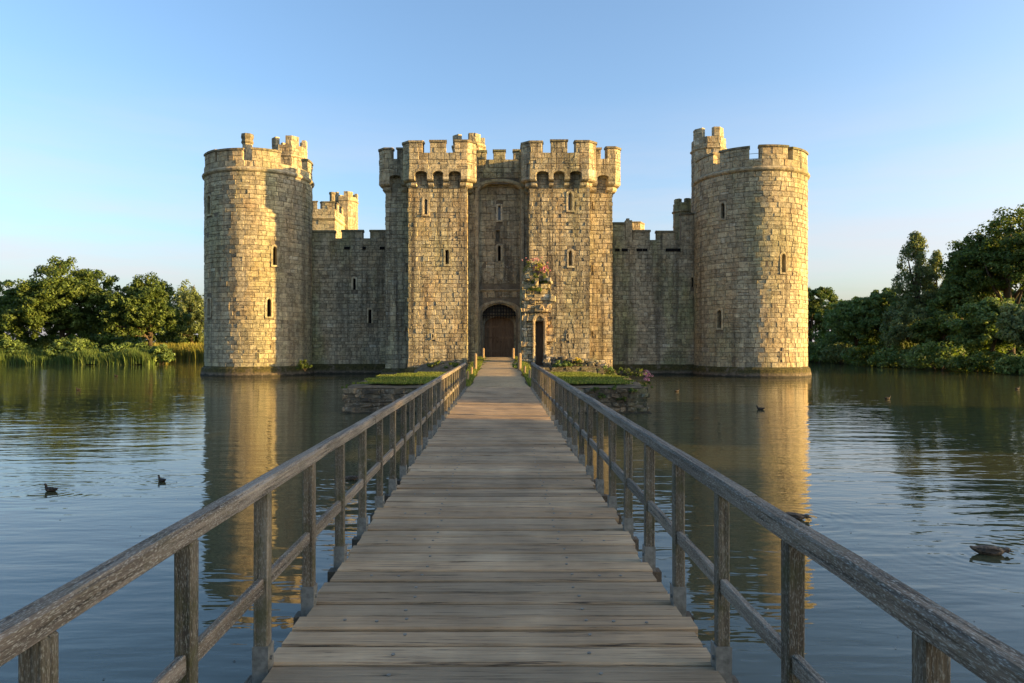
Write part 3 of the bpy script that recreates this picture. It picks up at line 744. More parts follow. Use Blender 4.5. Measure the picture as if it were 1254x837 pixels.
# centre bay: outer skin with the tall arch, inner skin with windows, shields and gate
mC = Path([(xl1, YC), (xr0, YC)]); zt = Z(195.5, YC)
ac = (X(586.5, YC) + X(637, YC)) / 2 - xl1; aw = X(637, YC) - X(586.5, YC); atop = Z(224, YC)
g.wall(mC, 0, mC.L, 1.0, zt, holes=[(ac - aw / 2 - .28, ac + aw / 2 + .28, 0, atop - aw * .30), (ac - aw / 2 + .1, ac + aw / 2 - .1, 0, atop + .28)], hcore=[(ac - aw / 2, ac + aw / 2, 0, atop - .1)], ch=.45, sw=.6, proud=(0, .03))
pts = arch_pts(ac, 1.2, aw, atop - 1.2, 'segment', 10); v = []; f = []
for i, (p, q) in enumerate(pts):
    k = (aw / 2 + .30) / (aw / 2); top = q + (.30 if i not in (0, len(pts) - 1) else 0)
    v += [mC(ac + (p - ac) * k, top, -.05), mC(ac + (p - ac) * k, top, .05), mC(ac + (p - ac) * (1 + .12 / aw), q + (.10 if i not in (0, len(pts) - 1) else 0), .05), mC(p, q, -.10), mC(p, q, YC - YI - .05)]
for i in range(len(pts) - 1):
    for j in range(4): f.append((i * 5 + j, i * 5 + j + 1, i * 5 + 6 + j, i * 5 + 5 + j)[::-1])
q = MB(); q.add(v, f); g.part('tall_arch', q, M['dressed'])
for a, b in ((584, 595.5), (604.5, 618.7), (628, 640)): g.merlon(mC, max(0.02, X(a, YC) - xl1), min(mC.L - .02, X(b, YC) - xl1), zt, Z(184.5, YC) - .1, T=.5)
q = MB(); q.box(xl1, xr0, YC + .04, YC + .5, zt - 1.2, zt - .01); g.part('parapet_back', q, M['mortar'])
xi0 = X(584, YI); mI = Path([(xi0, YI), (X(639, YI), YI)])
gc = X(611.3, YI) - xi0; gw_ = X(632, YI) - X(590.5, YI); gt = Z(372.5, YI); gz = 1.5
wins = [(611.5, 252, 270, 3.2, 'round', 'sky_mirror'), (611.5, 301, 320, 3.4, 'round', 'void'), (609.5, 282, 296, 5.5, 'rect', 'void')]
hs, hc, todo = px_holes(wins, YI, xi0, 0)
gh = (gc - gw_ / 2 - .35, gc + gw_ / 2 + .35, 0, gt + .3)
g.wall(mI, 0, mI.L, 1.2, atop + .5, holes=hs + [gh, (-1, 9, Z(358, YI), Z(354, YI))], hcore=hc + [(gc - gw_ / 2, gc + gw_ / 2, 0, gt)], ch=.52, sw=.75, proud=(0, .04), jit=.02)
for k, (u, a, w, h, kind, fw, opening_back) in enumerate(todo):
    if k < 2: g.window(mI, u, a, w, h, kind, fw, .35, opening_back)
    else: g.window(mI, u, a, w, h, kind, .02, .28, 'mortar', sill=False, name='broken_niche')
g.part('string_course', sweep(mI, [.05, mI.L - .05], [(-.1, Z(357.5, YI)), (.05, Z(357.5, YI)), (.16, Z(355.8, YI)), (.16, Z(355, YI)), (-.1, Z(354, YI))]), M['dressed'])
for px in (596, 611.5, 627.5):                               # three weathered shields over the gate
    c = X(px, YI) - xi0; w = .34; za = Z(332.5, YI); zb = Z(346, YI); q = MB()
    ol = [(-w, za), (w, za), (w, za - .42), (w * .62, zb + .2), (0, zb), (-w * .62, zb + .2), (-w, za - .42)]
    v = [mI(c + a, b, -.02) for a, b in ol] + [mI(c + a, b, .12) for a, b in ol] + [mI(c + a * .8, zb + (b - zb) * .84 + .06, .12) for a, b in ol] + [mI(c + a * .78, zb + (b - zb) * .82 + .07, .06) for a, b in ol]
    f = [(i + k * 7, (i + 1) % 7 + k * 7, (i + 1) % 7 + k * 7 + 7, i + k * 7 + 7)[::-1] for k in range(3) for i in range(7)] + [tuple(range(21, 28))[::-1]]
    q.add(v, f); g.part('shield', q, M['gate'])
# gate arch with mouldings
pts = arch_pts(gc, gz, gw_, gt - gz, 'flat', 9); v = []; f = []
for i, (p, q) in enumerate(pts):
    e = i in (0, len(pts) - 1); mid = (p - gc) / (gw_ / 2)
    def off(o): return (gc + (p - gc) + o * (max(-1, min(1, mid * 1.3))), q + (0 if e else o * .9 * (1 if abs(mid) < .999 else .3)))
    o1, o2 = off(.34), off(.14)
    v += [mI(*o1, -.05), mI(*o1, .06), mI(*o2, .06), mI(*o2, -.05), mI(p, q, -.15), mI(p, q, -1.6)]
for i in range(len(pts) - 1):
    for j in range(5): f.append((i * 6 + j, i * 6 + j + 1, i * 6 + 7 + j, i * 6 + 6 + j)[::-1])
q = MB(); q.add(v, f); g.part('gate_arch', q, M['dressed'])
# inner arch wall the doors close against
dw = X(630, YI + .9) - X(594, YI + .9); dt = Z(387.5, YI + .9); mD = Path([(X(584, YI), YI + .9), (X(639, YI), YI + .9)])
pts = arch_pts(gc, gz, dw, dt - gz, 'flat', 9); v = []; f = []
for p, q in pts: v += [mD(p, 5.6, 0), mD(p, q, 0), mD(p, q, -.25)]
for i in range(len(pts) - 1):
    for j in (0, 1): f.append((i * 3 + j, i * 3 + j + 1, i * 3 + 4 + j, i * 3 + 3 + j)[::-1])
for s_ in (-1, 1):
    b0 = len(v); u0, u1 = gc + s_ * dw / 2, gc + s_ * (gw_ / 2 + .3); v += [mD(u0, gz, 0), mD(u1, gz, 0), mD(u1, 5.6, 0), mD(u0, 5.6, 0)]; f.append((b0, b0 + 1, b0 + 2, b0 + 3))
q = MB(); q.add(v, f); g.part('inner_arch', q, M['gate'])
# doors
def arch_h(u): # door head height at u from the centre
    best = [b for a, b in arch_pts(0, gz, dw, dt - gz, 'flat', 9)[1:-1]]; xs = [a for a, b in arch_pts(0, gz, dw, dt - gz, 'flat', 9)[1:-1]]
    return float(np.interp(u, xs, best))
for s_ in (-1, 1):
    leaf = MB(); leaf.box(gc + xi0 + min(0, s_ * dw / 2), gc + xi0 + max(0, s_ * dw / 2), YI + 1.22, YI + 1.3, gz, dt + .1); do = g.part('door', leaf, M['door'])
    nb = 6; bw = dw / 2 / nb
    for k in range(nb):
        u0 = s_ * (k * bw + .01); u1 = s_ * ((k + 1) * bw - .01); a, b = sorted((u0, u1))
        w = MB(); w.bevbox(xi0 + gc + a, xi0 + gc + b, YI + 1.17, YI + 1.215, gz + .03, arch_h((a + b) / 2) + .12, .008); g.part('board', w, M['door'], do)
    for zz in (gz + .45, gz + 1.55, gz + 2.45):
        w = MB(); w.box(xi0 + gc + min(s_ * .04, s_ * (dw / 2 - .02)), xi0 + gc + max(s_ * .04, s_ * (dw / 2 - .02)), YI + 1.13, YI + 1.168, zz, zz + .16); g.part('ledge', w, M['door'], do)
    w = MB(); w.tube([(xi0 + gc + s_ * .16, YI + 1.10, gz + 1.35), (xi0 + gc + s_ * .16, YI + 1.06, gz + 1.28), (xi0 + gc + s_ * .16, YI + 1.10, gz + 1.2)], .018, 6); g.part('handle', w, M['iron'], do)
th = MB(); th.box(xi0 + gc - gw_ / 2, xi0 + gc + gw_ / 2, YI - .1, YI + 1.7, .9, gz - .004); g.part('threshold', th, M['gravel'])
# portcullis
pc = link('portcullis', None, g.root)
zpb = Z(389, YI + .45)
nb = 12
for k in range(nb):
    u = gc + (k - (nb - 1) / 2) * gw_ / nb; hh = float(np.interp(u - gc, *zip(*arch_pts(0, gz, gw_, gt - gz, 'flat', 9)[1:-1])))
    w = MB(); w.tube([(xi0 + u, YI + .45, hh + .1), (xi0 + u, YI + .45, zpb + .05), (xi0 + u, YI + .45, zpb - .16)], [.055, .055, .008], 4); w.build('bar', M['iron'], pc, g.base)
for k in range(4):
    zz = zpb + .12 + k * .27
    if zz < gt:
        w = MB(); w.box(xi0 + gc - gw_ / 2, xi0 + gc + gw_ / 2, YI + .42, YI + .5, zz, zz + .09); w.build('cross_bar', M['iron'], pc, g.base)
body(xl1 - .3, xr0 + .3, YI + 1.75, 66, zt - 1.2)
turret(g, 'stair_turret', X(574, 57.2), 57.6, 1.42, 15.5, Z(184, 57.6), Z(177.5, 57.2), Z(167, 57.2))
g.finish()

# ------------------------------------------------------------------ plants kit
def leaves(centres, n_per, rad, size, flat=.75, up=.35, aspect=.6, droop=0.0, seed=0):
    """clouds of leaf quads around the centres -> verts, faces, tints"""
    r = np.random.default_rng(seed); c = np.asarray(centres, float)
    k = len(c) * n_per; ci = np.repeat(np.arange(len(c)), n_per)
    d = r.normal(size=(k, 3)); d /= np.linalg.norm(d, axis=1, keepdims=True)
    rr = np.asarray(rad)[ci] if np.ndim(rad) else np.full(k, rad)
    q = rr * r.uniform(.25, 1.05, k) ** .6
    p = c[ci] + d * q[:, None] * np.array([1, 1, flat])
    if droop: p[:, 2] -= droop * rr * r.uniform(0, 1, k) ** 2
    nrm = d + r.normal(scale=.55, size=(k, 3)) + np.array([0, 0, up]); nrm /= np.linalg.norm(nrm, axis=1, keepdims=True)
    a = np.cross(nrm, r.normal(size=(k, 3))); a /= np.linalg.norm(a, axis=1, keepdims=True) + 1e-9
    if droop: a = a + np.array([0, 0, -1.2]); a -= nrm * (a * nrm).sum(1, keepdims=True); a /= np.linalg.norm(a, axis=1, keepdims=True) + 1e-9
    b = np.cross(nrm, a); s = size * r.uniform(.6, 1.35, k)[:, None]
    v = np.stack([p - a * s, p + b * s * aspect - a * s * .1, p + a * s, p - b * s * aspect + a * s * .1], 1).reshape(-1, 3)
    f = np.arange(4 * k).reshape(k, 4)
    ct = r.random(len(c)); t = np.stack([np.clip(ct[ci] * .6 + r.random(k) * .4, 0, 1), r.random(k), r.random(k)], 1)
    return v, f, np.repeat(t, 4, axis=0)

def crown_centres(r, n_, rx, rz, zc, shape='oak'):
    """clump centres on and in a lumpy crown"""
    lobes = []
    for _ in range(9 if shape == 'oak' else 7):
        a = r.uniform(0, 2 * math.pi); e = r.uniform(-.5, 1.0)
        lobes.append((math.cos(a) * math.cos(e) * rx * .55, math.sin(a) * math.cos(e) * rx * .55, zc + math.sin(e) * rz * .55, r.uniform(.38, .58)))
    lobes.append((0, 0, zc + rz * .55, .45)); lobes.append((0, 0, zc, .6))
    out = []; rad = []
    for _ in range(n_):
        l = lobes[r.integers(len(lobes))]; d = r.normal(size=3); d /= np.linalg.norm(d); q = l[3] * r.uniform(.55, 1.0)
        out.append((l[0] + d[0] * rx * q, l[1] + d[1] * rx * q, l[2] + d[2] * rz * q)); rad.append(r.uniform(.07, .16) * rx)
    return np.array(out), np.array(rad)

def tree(name, label, x, y, h, rx, mat, seed, n_cl=150, n_per=75, size=.21, trunk=.30, shape='oak', group=None, z0=None, low=.16, cat='tree', limbs=11):
    r = np.random.default_rng(seed); z0 = ground_z(x, y) if z0 is None else z0
    root = link(name, None, None, (x, y, z0)); tag(root, label, cat, group)
    zb = h * low; rz = (h - zb) / 2 * .93; zc = zb + rz
    if shape == 'column':
        n_ = n_cl; zz = zb + (h - zb) * r.uniform(0, 1, n_); prof = np.sin(np.clip((zz - zb) / (h - zb) * .88 + .12, 0, 1) * math.pi) ** .7
        a = r.uniform(0, 2 * math.pi, n_); q = rx * prof * r.uniform(.2, 1, n_)
        cen = np.stack([np.cos(a) * q, np.sin(a) * q, zz], 1); rad = r.uniform(.16, .34, n_) * rx
    else: cen, rad = crown_centres(r, n_cl, rx, rz, zc, shape)
    keep = cen[:, 2] > .25; cen = cen[keep]; rad = rad[keep]
    v, f, t = leaves(cen, n_per, rad, size, droop=1.3 if shape in ('column', 'willow') else 0, aspect=.38 if shape in ('column', 'willow') else .6, seed=seed + 1)
    link('crown', mesh_np('crown', v, f, mat, t), root)
    mb = MB(); tr = h * .022 * (trunk / .3)
    bend = r.normal(scale=.02 * h, size=(5, 2)); bend[0] = 0
    pts = [(bend[i][0] * i / 4, bend[i][1] * i / 4, (-.4 if i == 0 else h * .86 * i / 4)) for i in range(5)]
    mb.tube(pts, [tr * 1.35, tr, tr * .8, tr * .5, tr * .15], 8); to = mb.build('trunk', M['bark'], root, smooth=True)
    for k in range(limbs):
        c = cen[r.integers(len(cen))]; s = r.uniform(.18, .6); i = s * 4; i0 = int(i)
        a = np.array(pts[i0]) + (np.array(pts[i0 + 1]) - np.array(pts[i0])) * (i - i0)
        if c[2] < a[2]: a[2] = max(.3, c[2] * .8)
        midp = (a + c) / 2 + np.array([0, 0, -.06 * h]) * r.uniform(-.2, 1)
        w = MB(); w.tube([tuple(a), tuple(midp), tuple(c)], [tr * .55, tr * .34, tr * .08], 6); w.build('limb', M['bark'], root, smooth=True)
    return root

def blades(xy, z, h, w, seed, lean=.25):
    r = np.random.default_rng(seed); k = len(xy); xy = np.asarray(xy, float)
    z = np.broadcast_to(np.asarray(z, float), (k,)); hh = np.broadcast_to(np.asarray(h, float), (k,)) * r.uniform(.55, 1.1, k)
    a = r.uniform(0, math.pi, k); dx = np.stack([np.cos(a), np.sin(a)], 1) * (w / 2)
    ln = r.normal(scale=lean, size=(k, 2)) * hh[:, None]
    p0 = np.column_stack([xy - dx, z]); p1 = np.column_stack([xy + dx, z])
    p2 = np.column_stack([xy + dx * .8 + ln * .4, z + hh * .6]); p3 = np.column_stack([xy - dx * .8 + ln * .4, z + hh * .6]); p4 = np.column_stack([xy + ln, z + hh])
    v = np.stack([p0, p1, p2, p3, p4], 1).reshape(-1, 3); i = np.arange(k)[:, None] * 5
    f = np.concatenate([i + np.array([[0, 1, 2, 3]]), i + np.array([[3, 2, 4, 4]])])
    f3 = [tuple(q) for q in (i + np.array([[0, 1, 2, 3]])).tolist()] + [tuple(q) for q in (i + np.array([[3, 2, 4]])).tolist()]
    t = np.repeat(np.stack([r.random(k), r.random(k), r.random(k)], 1), 5, axis=0)
    return v, f3, t

# ------------------------------------------------------------------ stone island in the moat, path and lawns
LZ = 1.07
OCT = [(-4.6, 37.0), (-6.3, 33.0), (-5.95, 26.2), (5.65, 26.2), (6.3, 33.0), (4.6, 37.0)]
isl = Build('stone_island', 'low stone walled island with two small lawns where the footbridge lands', 'island', (0, 31, 0), M['rubble'])
mo = Path(OCT + [OCT[0]])
def wavy(m, u): return .0
isl.wall(mo, 0, mo.L, -.12, LZ - .12, ch=.17, sw=.27, proud=(-.02, .09), jit=.035, var=.5)
isl.part('footing', sweep(mo, mo.ulist(0, mo.L), [(-.4, -1.6), (.22, -1.6), (.20, -.03), (.12, .04), (-.4, .04)]), M['plinth'])
top = MB(); ring = [mo(u, LZ - .10, .02) for u in mo.ulist(0, mo.L, 1.0)[:-1]]
ring2 = [mo(u, LZ - .04 + rng.uniform(-.05, .015), -.55 + rng.uniform(-.2, .2)) for u in mo.ulist(0, mo.L, 1.0)[:-1]]
ring3 = [mo(u, LZ - .02, -1.3) for u in mo.ulist(0, mo.L, 1.0)[:-1]]
N = len(ring); top.add(ring + ring2 + ring3, [(i, (i + 1) % N, (i + 1) % N + N, i + N)[::-1] for i in range(N)] + [(i + N, (i + 1) % N + N, (i + 1) % N + 2 * N, i + 2 * N)[::-1] for i in range(N)] + [tuple(range(2 * N, 3 * N))[::-1]])
isl.part('earth_edge', top, M['earth'], smooth=False)
isl.finish()
def inside(x, y, pad):
    if not (26.2 + pad < y < 37 - pad * .5): return False
    xr = np.interp(y, [26.2, 33, 37], [5.65, 6.3, 4.6]) - pad; xl = np.interp(y, [26.2, 33, 37], [5.95, 6.3, 4.6]) - pad
    return -xl < x < xr
for s_, lab in ((-1, 'mown grass plot on the island left of the path'), (1, 'mown grass plot on the island right of the path')):
    pl = [(1.55, 26.95), (5.2, 26.95), (5.75, 32.8), (4.3, 36.6), (1.5, 36.6)]
    sub = []
    gv_ = []; k0 = 14
    base = [(s_ * a, b) for a, b in pl]
    v = [(a, b, LZ + .02) for a, b in base]; lm_ = MB(); lm_.add(v, [tuple(range(5)) if s_ > 0 else tuple(range(5))[::-1]])
    o = lm_.build('lawn', M['lawn']); tag(o, kind='structure')
    xy = [(s_ * rng.uniform(1.45, 5.9), rng.uniform(26.6, 36.9)) for _ in range(16000)]
    xy = [p for p in xy if inside(p[0], p[1], .45 + .25 * math.sin(p[0] * 3 + p[1] * 2))]
    v, f, t = blades(xy, LZ + .01, .085, .035, 40 + s_)
    bo = link('grass', mesh_np('grass', v, f, M['blade'], t)); tag(bo, lab, 'grass', kind='stuff')

# gravel path over island and causeway, climbing to the gate
path_pts = [(25.9, .94), (27.3, 1.02), (33, 1.11), (40, 1.24), (47, 1.42), (53, 1.49), (55.86, 1.499)]
def path_z(y): return float(np.interp(y, *zip(*path_pts)))
gm = MB(); ys = np.arange(26.06, 55.9, .6); v = []; f = []
for i, y in enumerate(ys):
    w = 1.12 + .08 * math.sin(y * 1.3)
    for k in range(7):
        xx = -.02 + w * (k / 3 - 1); v.append((xx, y, path_z(y) + .065 - .025 * abs(k / 3 - 1) ** 2 + rng.uniform(-.01, .01)))
    if i: f += [((i - 1) * 7 + k, (i - 1) * 7 + k + 1, i * 7 + k + 1, i * 7 + k) for k in range(6)]
gm.add(v, f); tag(gm.build('path', M['gravel'], smooth=True), kind='structure')
cw = Build('causeway', 'rubble stone causeway carrying the gravel path from the island to the gate', 'causeway', (0, 45, 0), M['rubble'])
mc = Path([(-1.75, 53.6), (-1.75, 48.5), (-2.6, 48), (-2.6, 43.5), (-1.75, 43), (-1.75, 36.6)]); md = Path([(1.75, 36.6), (1.75, 43), (6.6, 43.6), (6.6, 48), (1.75, 48.5), (1.75, 53.6)])
for m_ in (mc, md):
    cw.wall(m_, 0, m_.L, -.1, 1.16, ch=.24, sw=.4, proud=(-.02, .07), jit=.03)
cb_ = MB(); cb_.box(-1.72, 1.72, 36.6, 53.4, -1.6, 1.17); cb_.box(-2.57, -1.7, 43.6, 47.9, -1.6, 1.19); cb_.box(1.7, 6.57, 43.7, 47.9, -1.6, 1.19); cw.part('core', cb_, M['earth'])
gb = MB(); v = []; f = []; ys2 = np.arange(36.6, 53.5, .8)
for i, y in enumerate(ys2):
    for k, xx in enumerate((-1.74, -1.3, -1.0, 1.0, 1.3, 1.74)): v.append((xx, y, max(1.18, path_z(y) + (.03 if abs(xx) < 1.5 else -.04) + rng.uniform(-.03, .03))))
    if i: f += [((i - 1) * 6 + k, (i - 1) * 6 + k + 1, i * 6 + k + 1, i * 6 + k) for k in range(5)]
gb.add(v, f); cw.part('turf_top', gb, M['lawn'], smooth=True)
cw.finish(200)
xy = []
for _ in range(14000):
    y = rng.uniform(26.5, 53.3); s_ = rng.choice((-1, 1)); xx = s_ * abs(rng.gauss(1.38, .17))
    if abs(xx) > 1.12: xy.append((xx, y, path_z(y) + .02))
v, f, t = blades([(a, b) for a, b, c in xy], [c for a, b, c in xy], .16, .04, 77)
tag(link('grass', mesh_np('grass', v, f, M['blade'], t)), 'rough grass verges along both sides of the gravel path', 'grass', kind='stuff')

# bollards beside the path
for x, y, h, r_, lab in ((-1.32, 36.5, .95, .10, 'round oak bollard left of the path, the nearer tall one'), (-1.22, 50, .85, .10, 'round oak bollard left of the path, close to the gate'),
                         (1.05, 36.5, .98, .11, 'round oak bollard right of the path, the nearer tall one'), (.98, 50, .85, .10, 'round oak bollard right of the path, close to the gate'),
                         (-1.36, 28.6, .48, .055, 'short thin wooden peg left of the path behind the railing end'), (-1.34, 32.2, .46, .055, 'short thin wooden peg left of the path, second from the bridge'),
                         (1.28, 29.4, .48, .055, 'short thin wooden peg right of the path behind the railing end'), (1.2, 33.0, .46, .055, 'short thin wooden peg right of the path, second from the bridge')):
    z0 = path_z(y) - .1; mb = MB()
    mb.tube([(0, 0, 0), (0.01, 0, h * .5 + .1), (0.015, 0, h + .05), (.015, 0, h + .1)], [r_, r_ * .96, r_ * .93, r_ * .7], 12)
    o = mb.build('bollard', M['bollard'], smooth=False); o.location = (x, y, z0); tag(o, lab, 'bollard', 'wooden bollards along the path')

# ------------------------------------------------------------------ ruined barbican wall on the right of the path
YB = 45.0
rb_ = Build('barbican_ruin', 'crumbling stone wall with a pointed doorway, standing right of the path before the gate', 'ruin', (X(660, YB), YB, 1.1), M['ruin'])
SIL = [(448, 640, 678), (436, 640.5, 676.5), (424, 641, 676.5), (410, 641, 677), (400, 641.5, 676), (392, 641, 674), (384, 641, 674.5), (374, 640, 674), (366, 640.5, 680), (360, 641, 676), (352, 643, 673.5), (345, 642, 674), (338, 643.5, 671), (331, 648, 670.5), (326, 651, 667), (320.5, 655, 662)]
def lim(z_):
    py = VY + (EYE - z_) * F / YB; a = sorted(SIL); return X(float(np.interp(py, [q[0] for q in a], [q[1] for q in a])), YB), X(float(np.interp(py, [q[0] for q in a], [q[2] for q in a])), YB)
dxa, dxb, dzs, dzt = X(656, YB), X(665.5, YB), Z(407, YB), Z(389, YB)
cs = courses(1.1, Z(321, YB), .28, .35)
for a, b in zip(cs, cs[1:]):
    l, r2 = lim((a + b) / 2); l += rng.uniform(-.12, .08); r2 += rng.uniform(-.12, .12)
    spans = [(l, r2)]
    if b < dzt:
        hw = (dxb - dxa) / 2; c = (dxa + dxb) / 2
        spans = [(l, c - hw - .10), (c + hw + .10, r2)]
    for s0, s1 in spans:
        dd = rng.uniform(-.16, .12)
        pth = Path([(s0, YB + dd + 1.35), (s0, YB + dd), (s1, YB + dd), (s1, YB + dd + 1.35)])
        rb_.stones += lay(pth, 0, pth.L, a, b, ch=b - a + .01, sw=.36, proud=(-.02, .12), jit=.03)
        w = MB(); w.box(s0 + .04, s1 - .04, YB + dd + .04, YB + dd + 1.35, a - .03, b + .01); rb_.part('wall_core', w, M['mortar'])
mW = Path([(X(640, YB), YB), (X(680, YB), YB)]); c = (dxa + dxb) / 2 - X(640, YB)
inn = arch_pts(c, 1.2, dxb - dxa, dzt - 1.2, 'pointed', 7); v = []; f = []
for i, (p, q) in enumerate(inn):
    e = i in (0, len(inn) - 1); o_ = 1.34
    v += [mW(c + (p - c) * 1.75, q + (0 if e else .26), .02), mW(c + (p - c) * 1.75, q + (0 if e else .26), .24), mW(c + (p - c) * o_, q + (0 if e else .10), .24), mW(p, q, -.05), mW(p, q, -.62)]
for i in range(len(inn) - 1):
    for j in range(4): f.append((i * 5 + j, i * 5 + j + 1, i * 5 + 6 + j, i * 5 + 5 + j)[::-1])
w = MB(); w.add(v, f); dw_o = rb_.part('doorway', w, M['dressed'])
w = MB(); w.box(dxa - .3, dxb + .3, YB + .56, YB + .66, 1.1, dzt + .2); rb_.part('door_board', w, M['door'], dw_o)
for k, px in enumerate((638.4, 640.4, 642.4)):               # clustered shafts of the lost gate arch
    w = MB(); xx = X(px, YB + .5); yy = YB + .55 - k * .28
    w.tube([(xx, yy, 1.1), (xx + .01, yy, 3.0), (xx - .01, yy, Z(352 + k * 4, YB))], .075, 8); rb_.part('shaft', w, M['curtain'])
for px, py, w_, h_ in ((677, 366, .45, .42), (672, 343, .3, .3), (646, 340, .34, .3), (657, 347, .3, .3), (652, 371, .32, .3), (663, 377, .3, .28)):
    w = MB(); xx = X(px, YB); zz = Z(py, YB); w.bevbox(xx - w_ / 2, xx + w_ / 2, YB - .26, YB + .5, zz - h_ / 2, zz + h_ / 2, .05, jit=.05); rb_.part('stone', w)
rb_.finish(220)
# rubble heaps at the foot of the gatehouse towers
rw = Build('rubble_wall', 'low tumbled rubble wall overgrown with weeds, right of the ruined doorway', 'wall', (X(706, 44.3), 44.3, 1.1), M['rubble'])
for k in range(150):
    px = rng.uniform(668, 740); xx = X(px, 44.3); y = rng.uniform(43.9, 44.9); hmax = .62 * (1 - (px - 668) / 110) + .12; zz = 1.12 + rng.uniform(0, hmax); s_ = rng.uniform(.09, .2)
    w = MB(); w.bevbox(xx - s_, xx + s_, y - s_ * .8, y + s_ * .8, zz - s_ * .7, zz + s_ * .6, s_ * .3, jit=s_ * .25); rw.part('stone', w)

def bush(name, label, x, y, z0, h, rx, mat, seed, n_cl=30, n_per=40, size=.05, ry=None, group=None, cat='shrub', droop=0):
    r = np.random.default_rng(seed); ry = ry or rx
    root = link(name, None, None, (x, y, z0)); tag(root, label, cat, group)
    a = r.uniform(0, 2 * math.pi, n_cl); q = np.sqrt(r.uniform(0, 1, n_cl)); zz = h * .9 * r.uniform(.1, 1, n_cl) ** .7 * np.sqrt(np.clip(1 - q ** 2 * .8, 0, 1))
    cen = np.stack([np.cos(a) * q * rx, np.sin(a) * q * ry, zz], 1)
    v, f, t = leaves(cen, n_per, r.uniform(.16, .32, n_cl) * min(rx, h), size, seed=seed + 5, droop=droop)
    v[:, 2] = np.maximum(v[:, 2], -.05); link('foliage', mesh_np('foliage', v, f, mat, t), root)
    for k in range(5):
        c = cen[r.integers(n_cl)]; w = MB(); w.tube([(c[0] * .15, c[1] * .15, -.08), tuple(c * np.array([.6, .6, .55])), tuple(c)], [.014 * h + .004, .010 * h + .003, .003], 5); w.build('stem', M['bark'], root)
    return root
def flowers(root, h, rx, mat, seed, n_=60, size=.045):
    r = np.random.default_rng(seed); cen = np.stack([r.normal(scale=rx * .5, size=n_), r.normal(scale=rx * .4, size=n_), h * r.uniform(.7, 1.1, n_)], 1)
    v, f, t = leaves(cen, 8, .06, size, seed=seed); link('blossom', mesh_np('blossom', v, f, mat, t), root)
p = bush('valerian_plant', 'pink flowering plant growing on top of the ruined barbican wall', X(662, YB - .1), YB - .05, Z(350, YB), 1.35, .55, M['bright_leaf'], 11, 26, 40, .045, cat='plant'); flowers(p, 1.2, .55, M['pink'], 12, 70, .05)
p = bush('valerian_plant', 'dry orange tinted plant on the very top of the ruined wall', X(656, YB), YB + .3, Z(334, YB), .9, .75, M['dry_reed'], 13, 30, 36, .045, cat='plant'); flowers(p, .9, .6, M['pink'], 14, 22, .04)
bush('wall_fern', 'bright green tuft hanging from the ruined wall under the pink flowers', X(654.5, YB - .25), YB - .2, Z(357, YB), .42, .42, M['bright_leaf'], 15, 16, 40, .04, cat='plant', droop=.6)
p = bush('ragwort', 'yellow flowered weed at the foot of the right gatehouse tower', X(708, 43.6), 43.6, 1.15, .55, .3, M['bright_leaf'], 16, 14, 30, .035, cat='plant'); flowers(p, .55, .25, M['yellow_flower'], 17, 24, .035)
p = bush('butterfly_bush', 'pale pink flowering plant on the right corner of the island wall', X(793, 26.6), 26.7, LZ - .5, .95, .22, M['bright_leaf'], 18, 12, 26, .04, cat='plant'); flowers(p, .95, .2, M['pink'], 19, 26, .035)
k = 0
for px, py, Y, h, rx, mt, lab in ((765, 456, 50, .9, 1.6, 'bright_leaf', 'leafy weeds at the waterline right of the gatehouse'), (690, 449, 43.4, .45, .7, 'dark_leaf', 'weeds under the lowest loop of the right gatehouse tower'),
        (374, 455, 54.6, 1.0, .6, 'bright_leaf', 'ivy tuft growing where the left round tower meets the wall'), (735, 452, 44, .4, .8, 'dark_leaf', 'dark weeds at the right end of the rubble wall'),
        (545, 451, 46, .6, 1.2, 'blade', 'grassy mound at the foot of the left gatehouse tower'), (634, 441, 38, .55, .3, 'dark_leaf', 'green weed growing around the right bollard')):
    zz = {765: .1, 374: .5, 690: 1.15, 735: .9, 545: .95, 634: 1.2}[px]
    bush('weed_clump', lab, X(px, Y), Y, zz, h, rx, M[mt], 200 + k, 22, 45, .06, ry=.4, cat='plant'); k += 1
md_ = MB(); md_.tube([(X(545, 47), 47.5, .2), (X(545, 47), 47.5, .8), (X(545, 47), 47.5, 1.25), (X(545, 47), 47.5, 1.42)], [2.4, 2.2, 1.5, .4], 14)
tag(md_.build('ground_mound', M['earth'], smooth=True), kind='structure')
for i, (px, zz) in enumerate(((708, .75), (735, .6), (752, .9), (762, .5), (728, .85), (776, .8))):
    bush('wall_fern', 'small green tuft rooted in the front of the island wall, number %s from the bridge' % ('one', 'three', 'four', 'five', 'two', 'six')[i], X(px, 26.1), 26.08, zz, .2, .22, M['bright_leaf'], 300 + i, 8, 26, .03, ry=.1, cat='plant', group='tufts on the island wall', droop=.5)
bush('wall_fern', 'leafy sprig at the left corner of the island wall', X(424, 26.4), 26.3, .85, .35, .16, M['bright_leaf'], 320, 8, 26, .035, cat='plant')

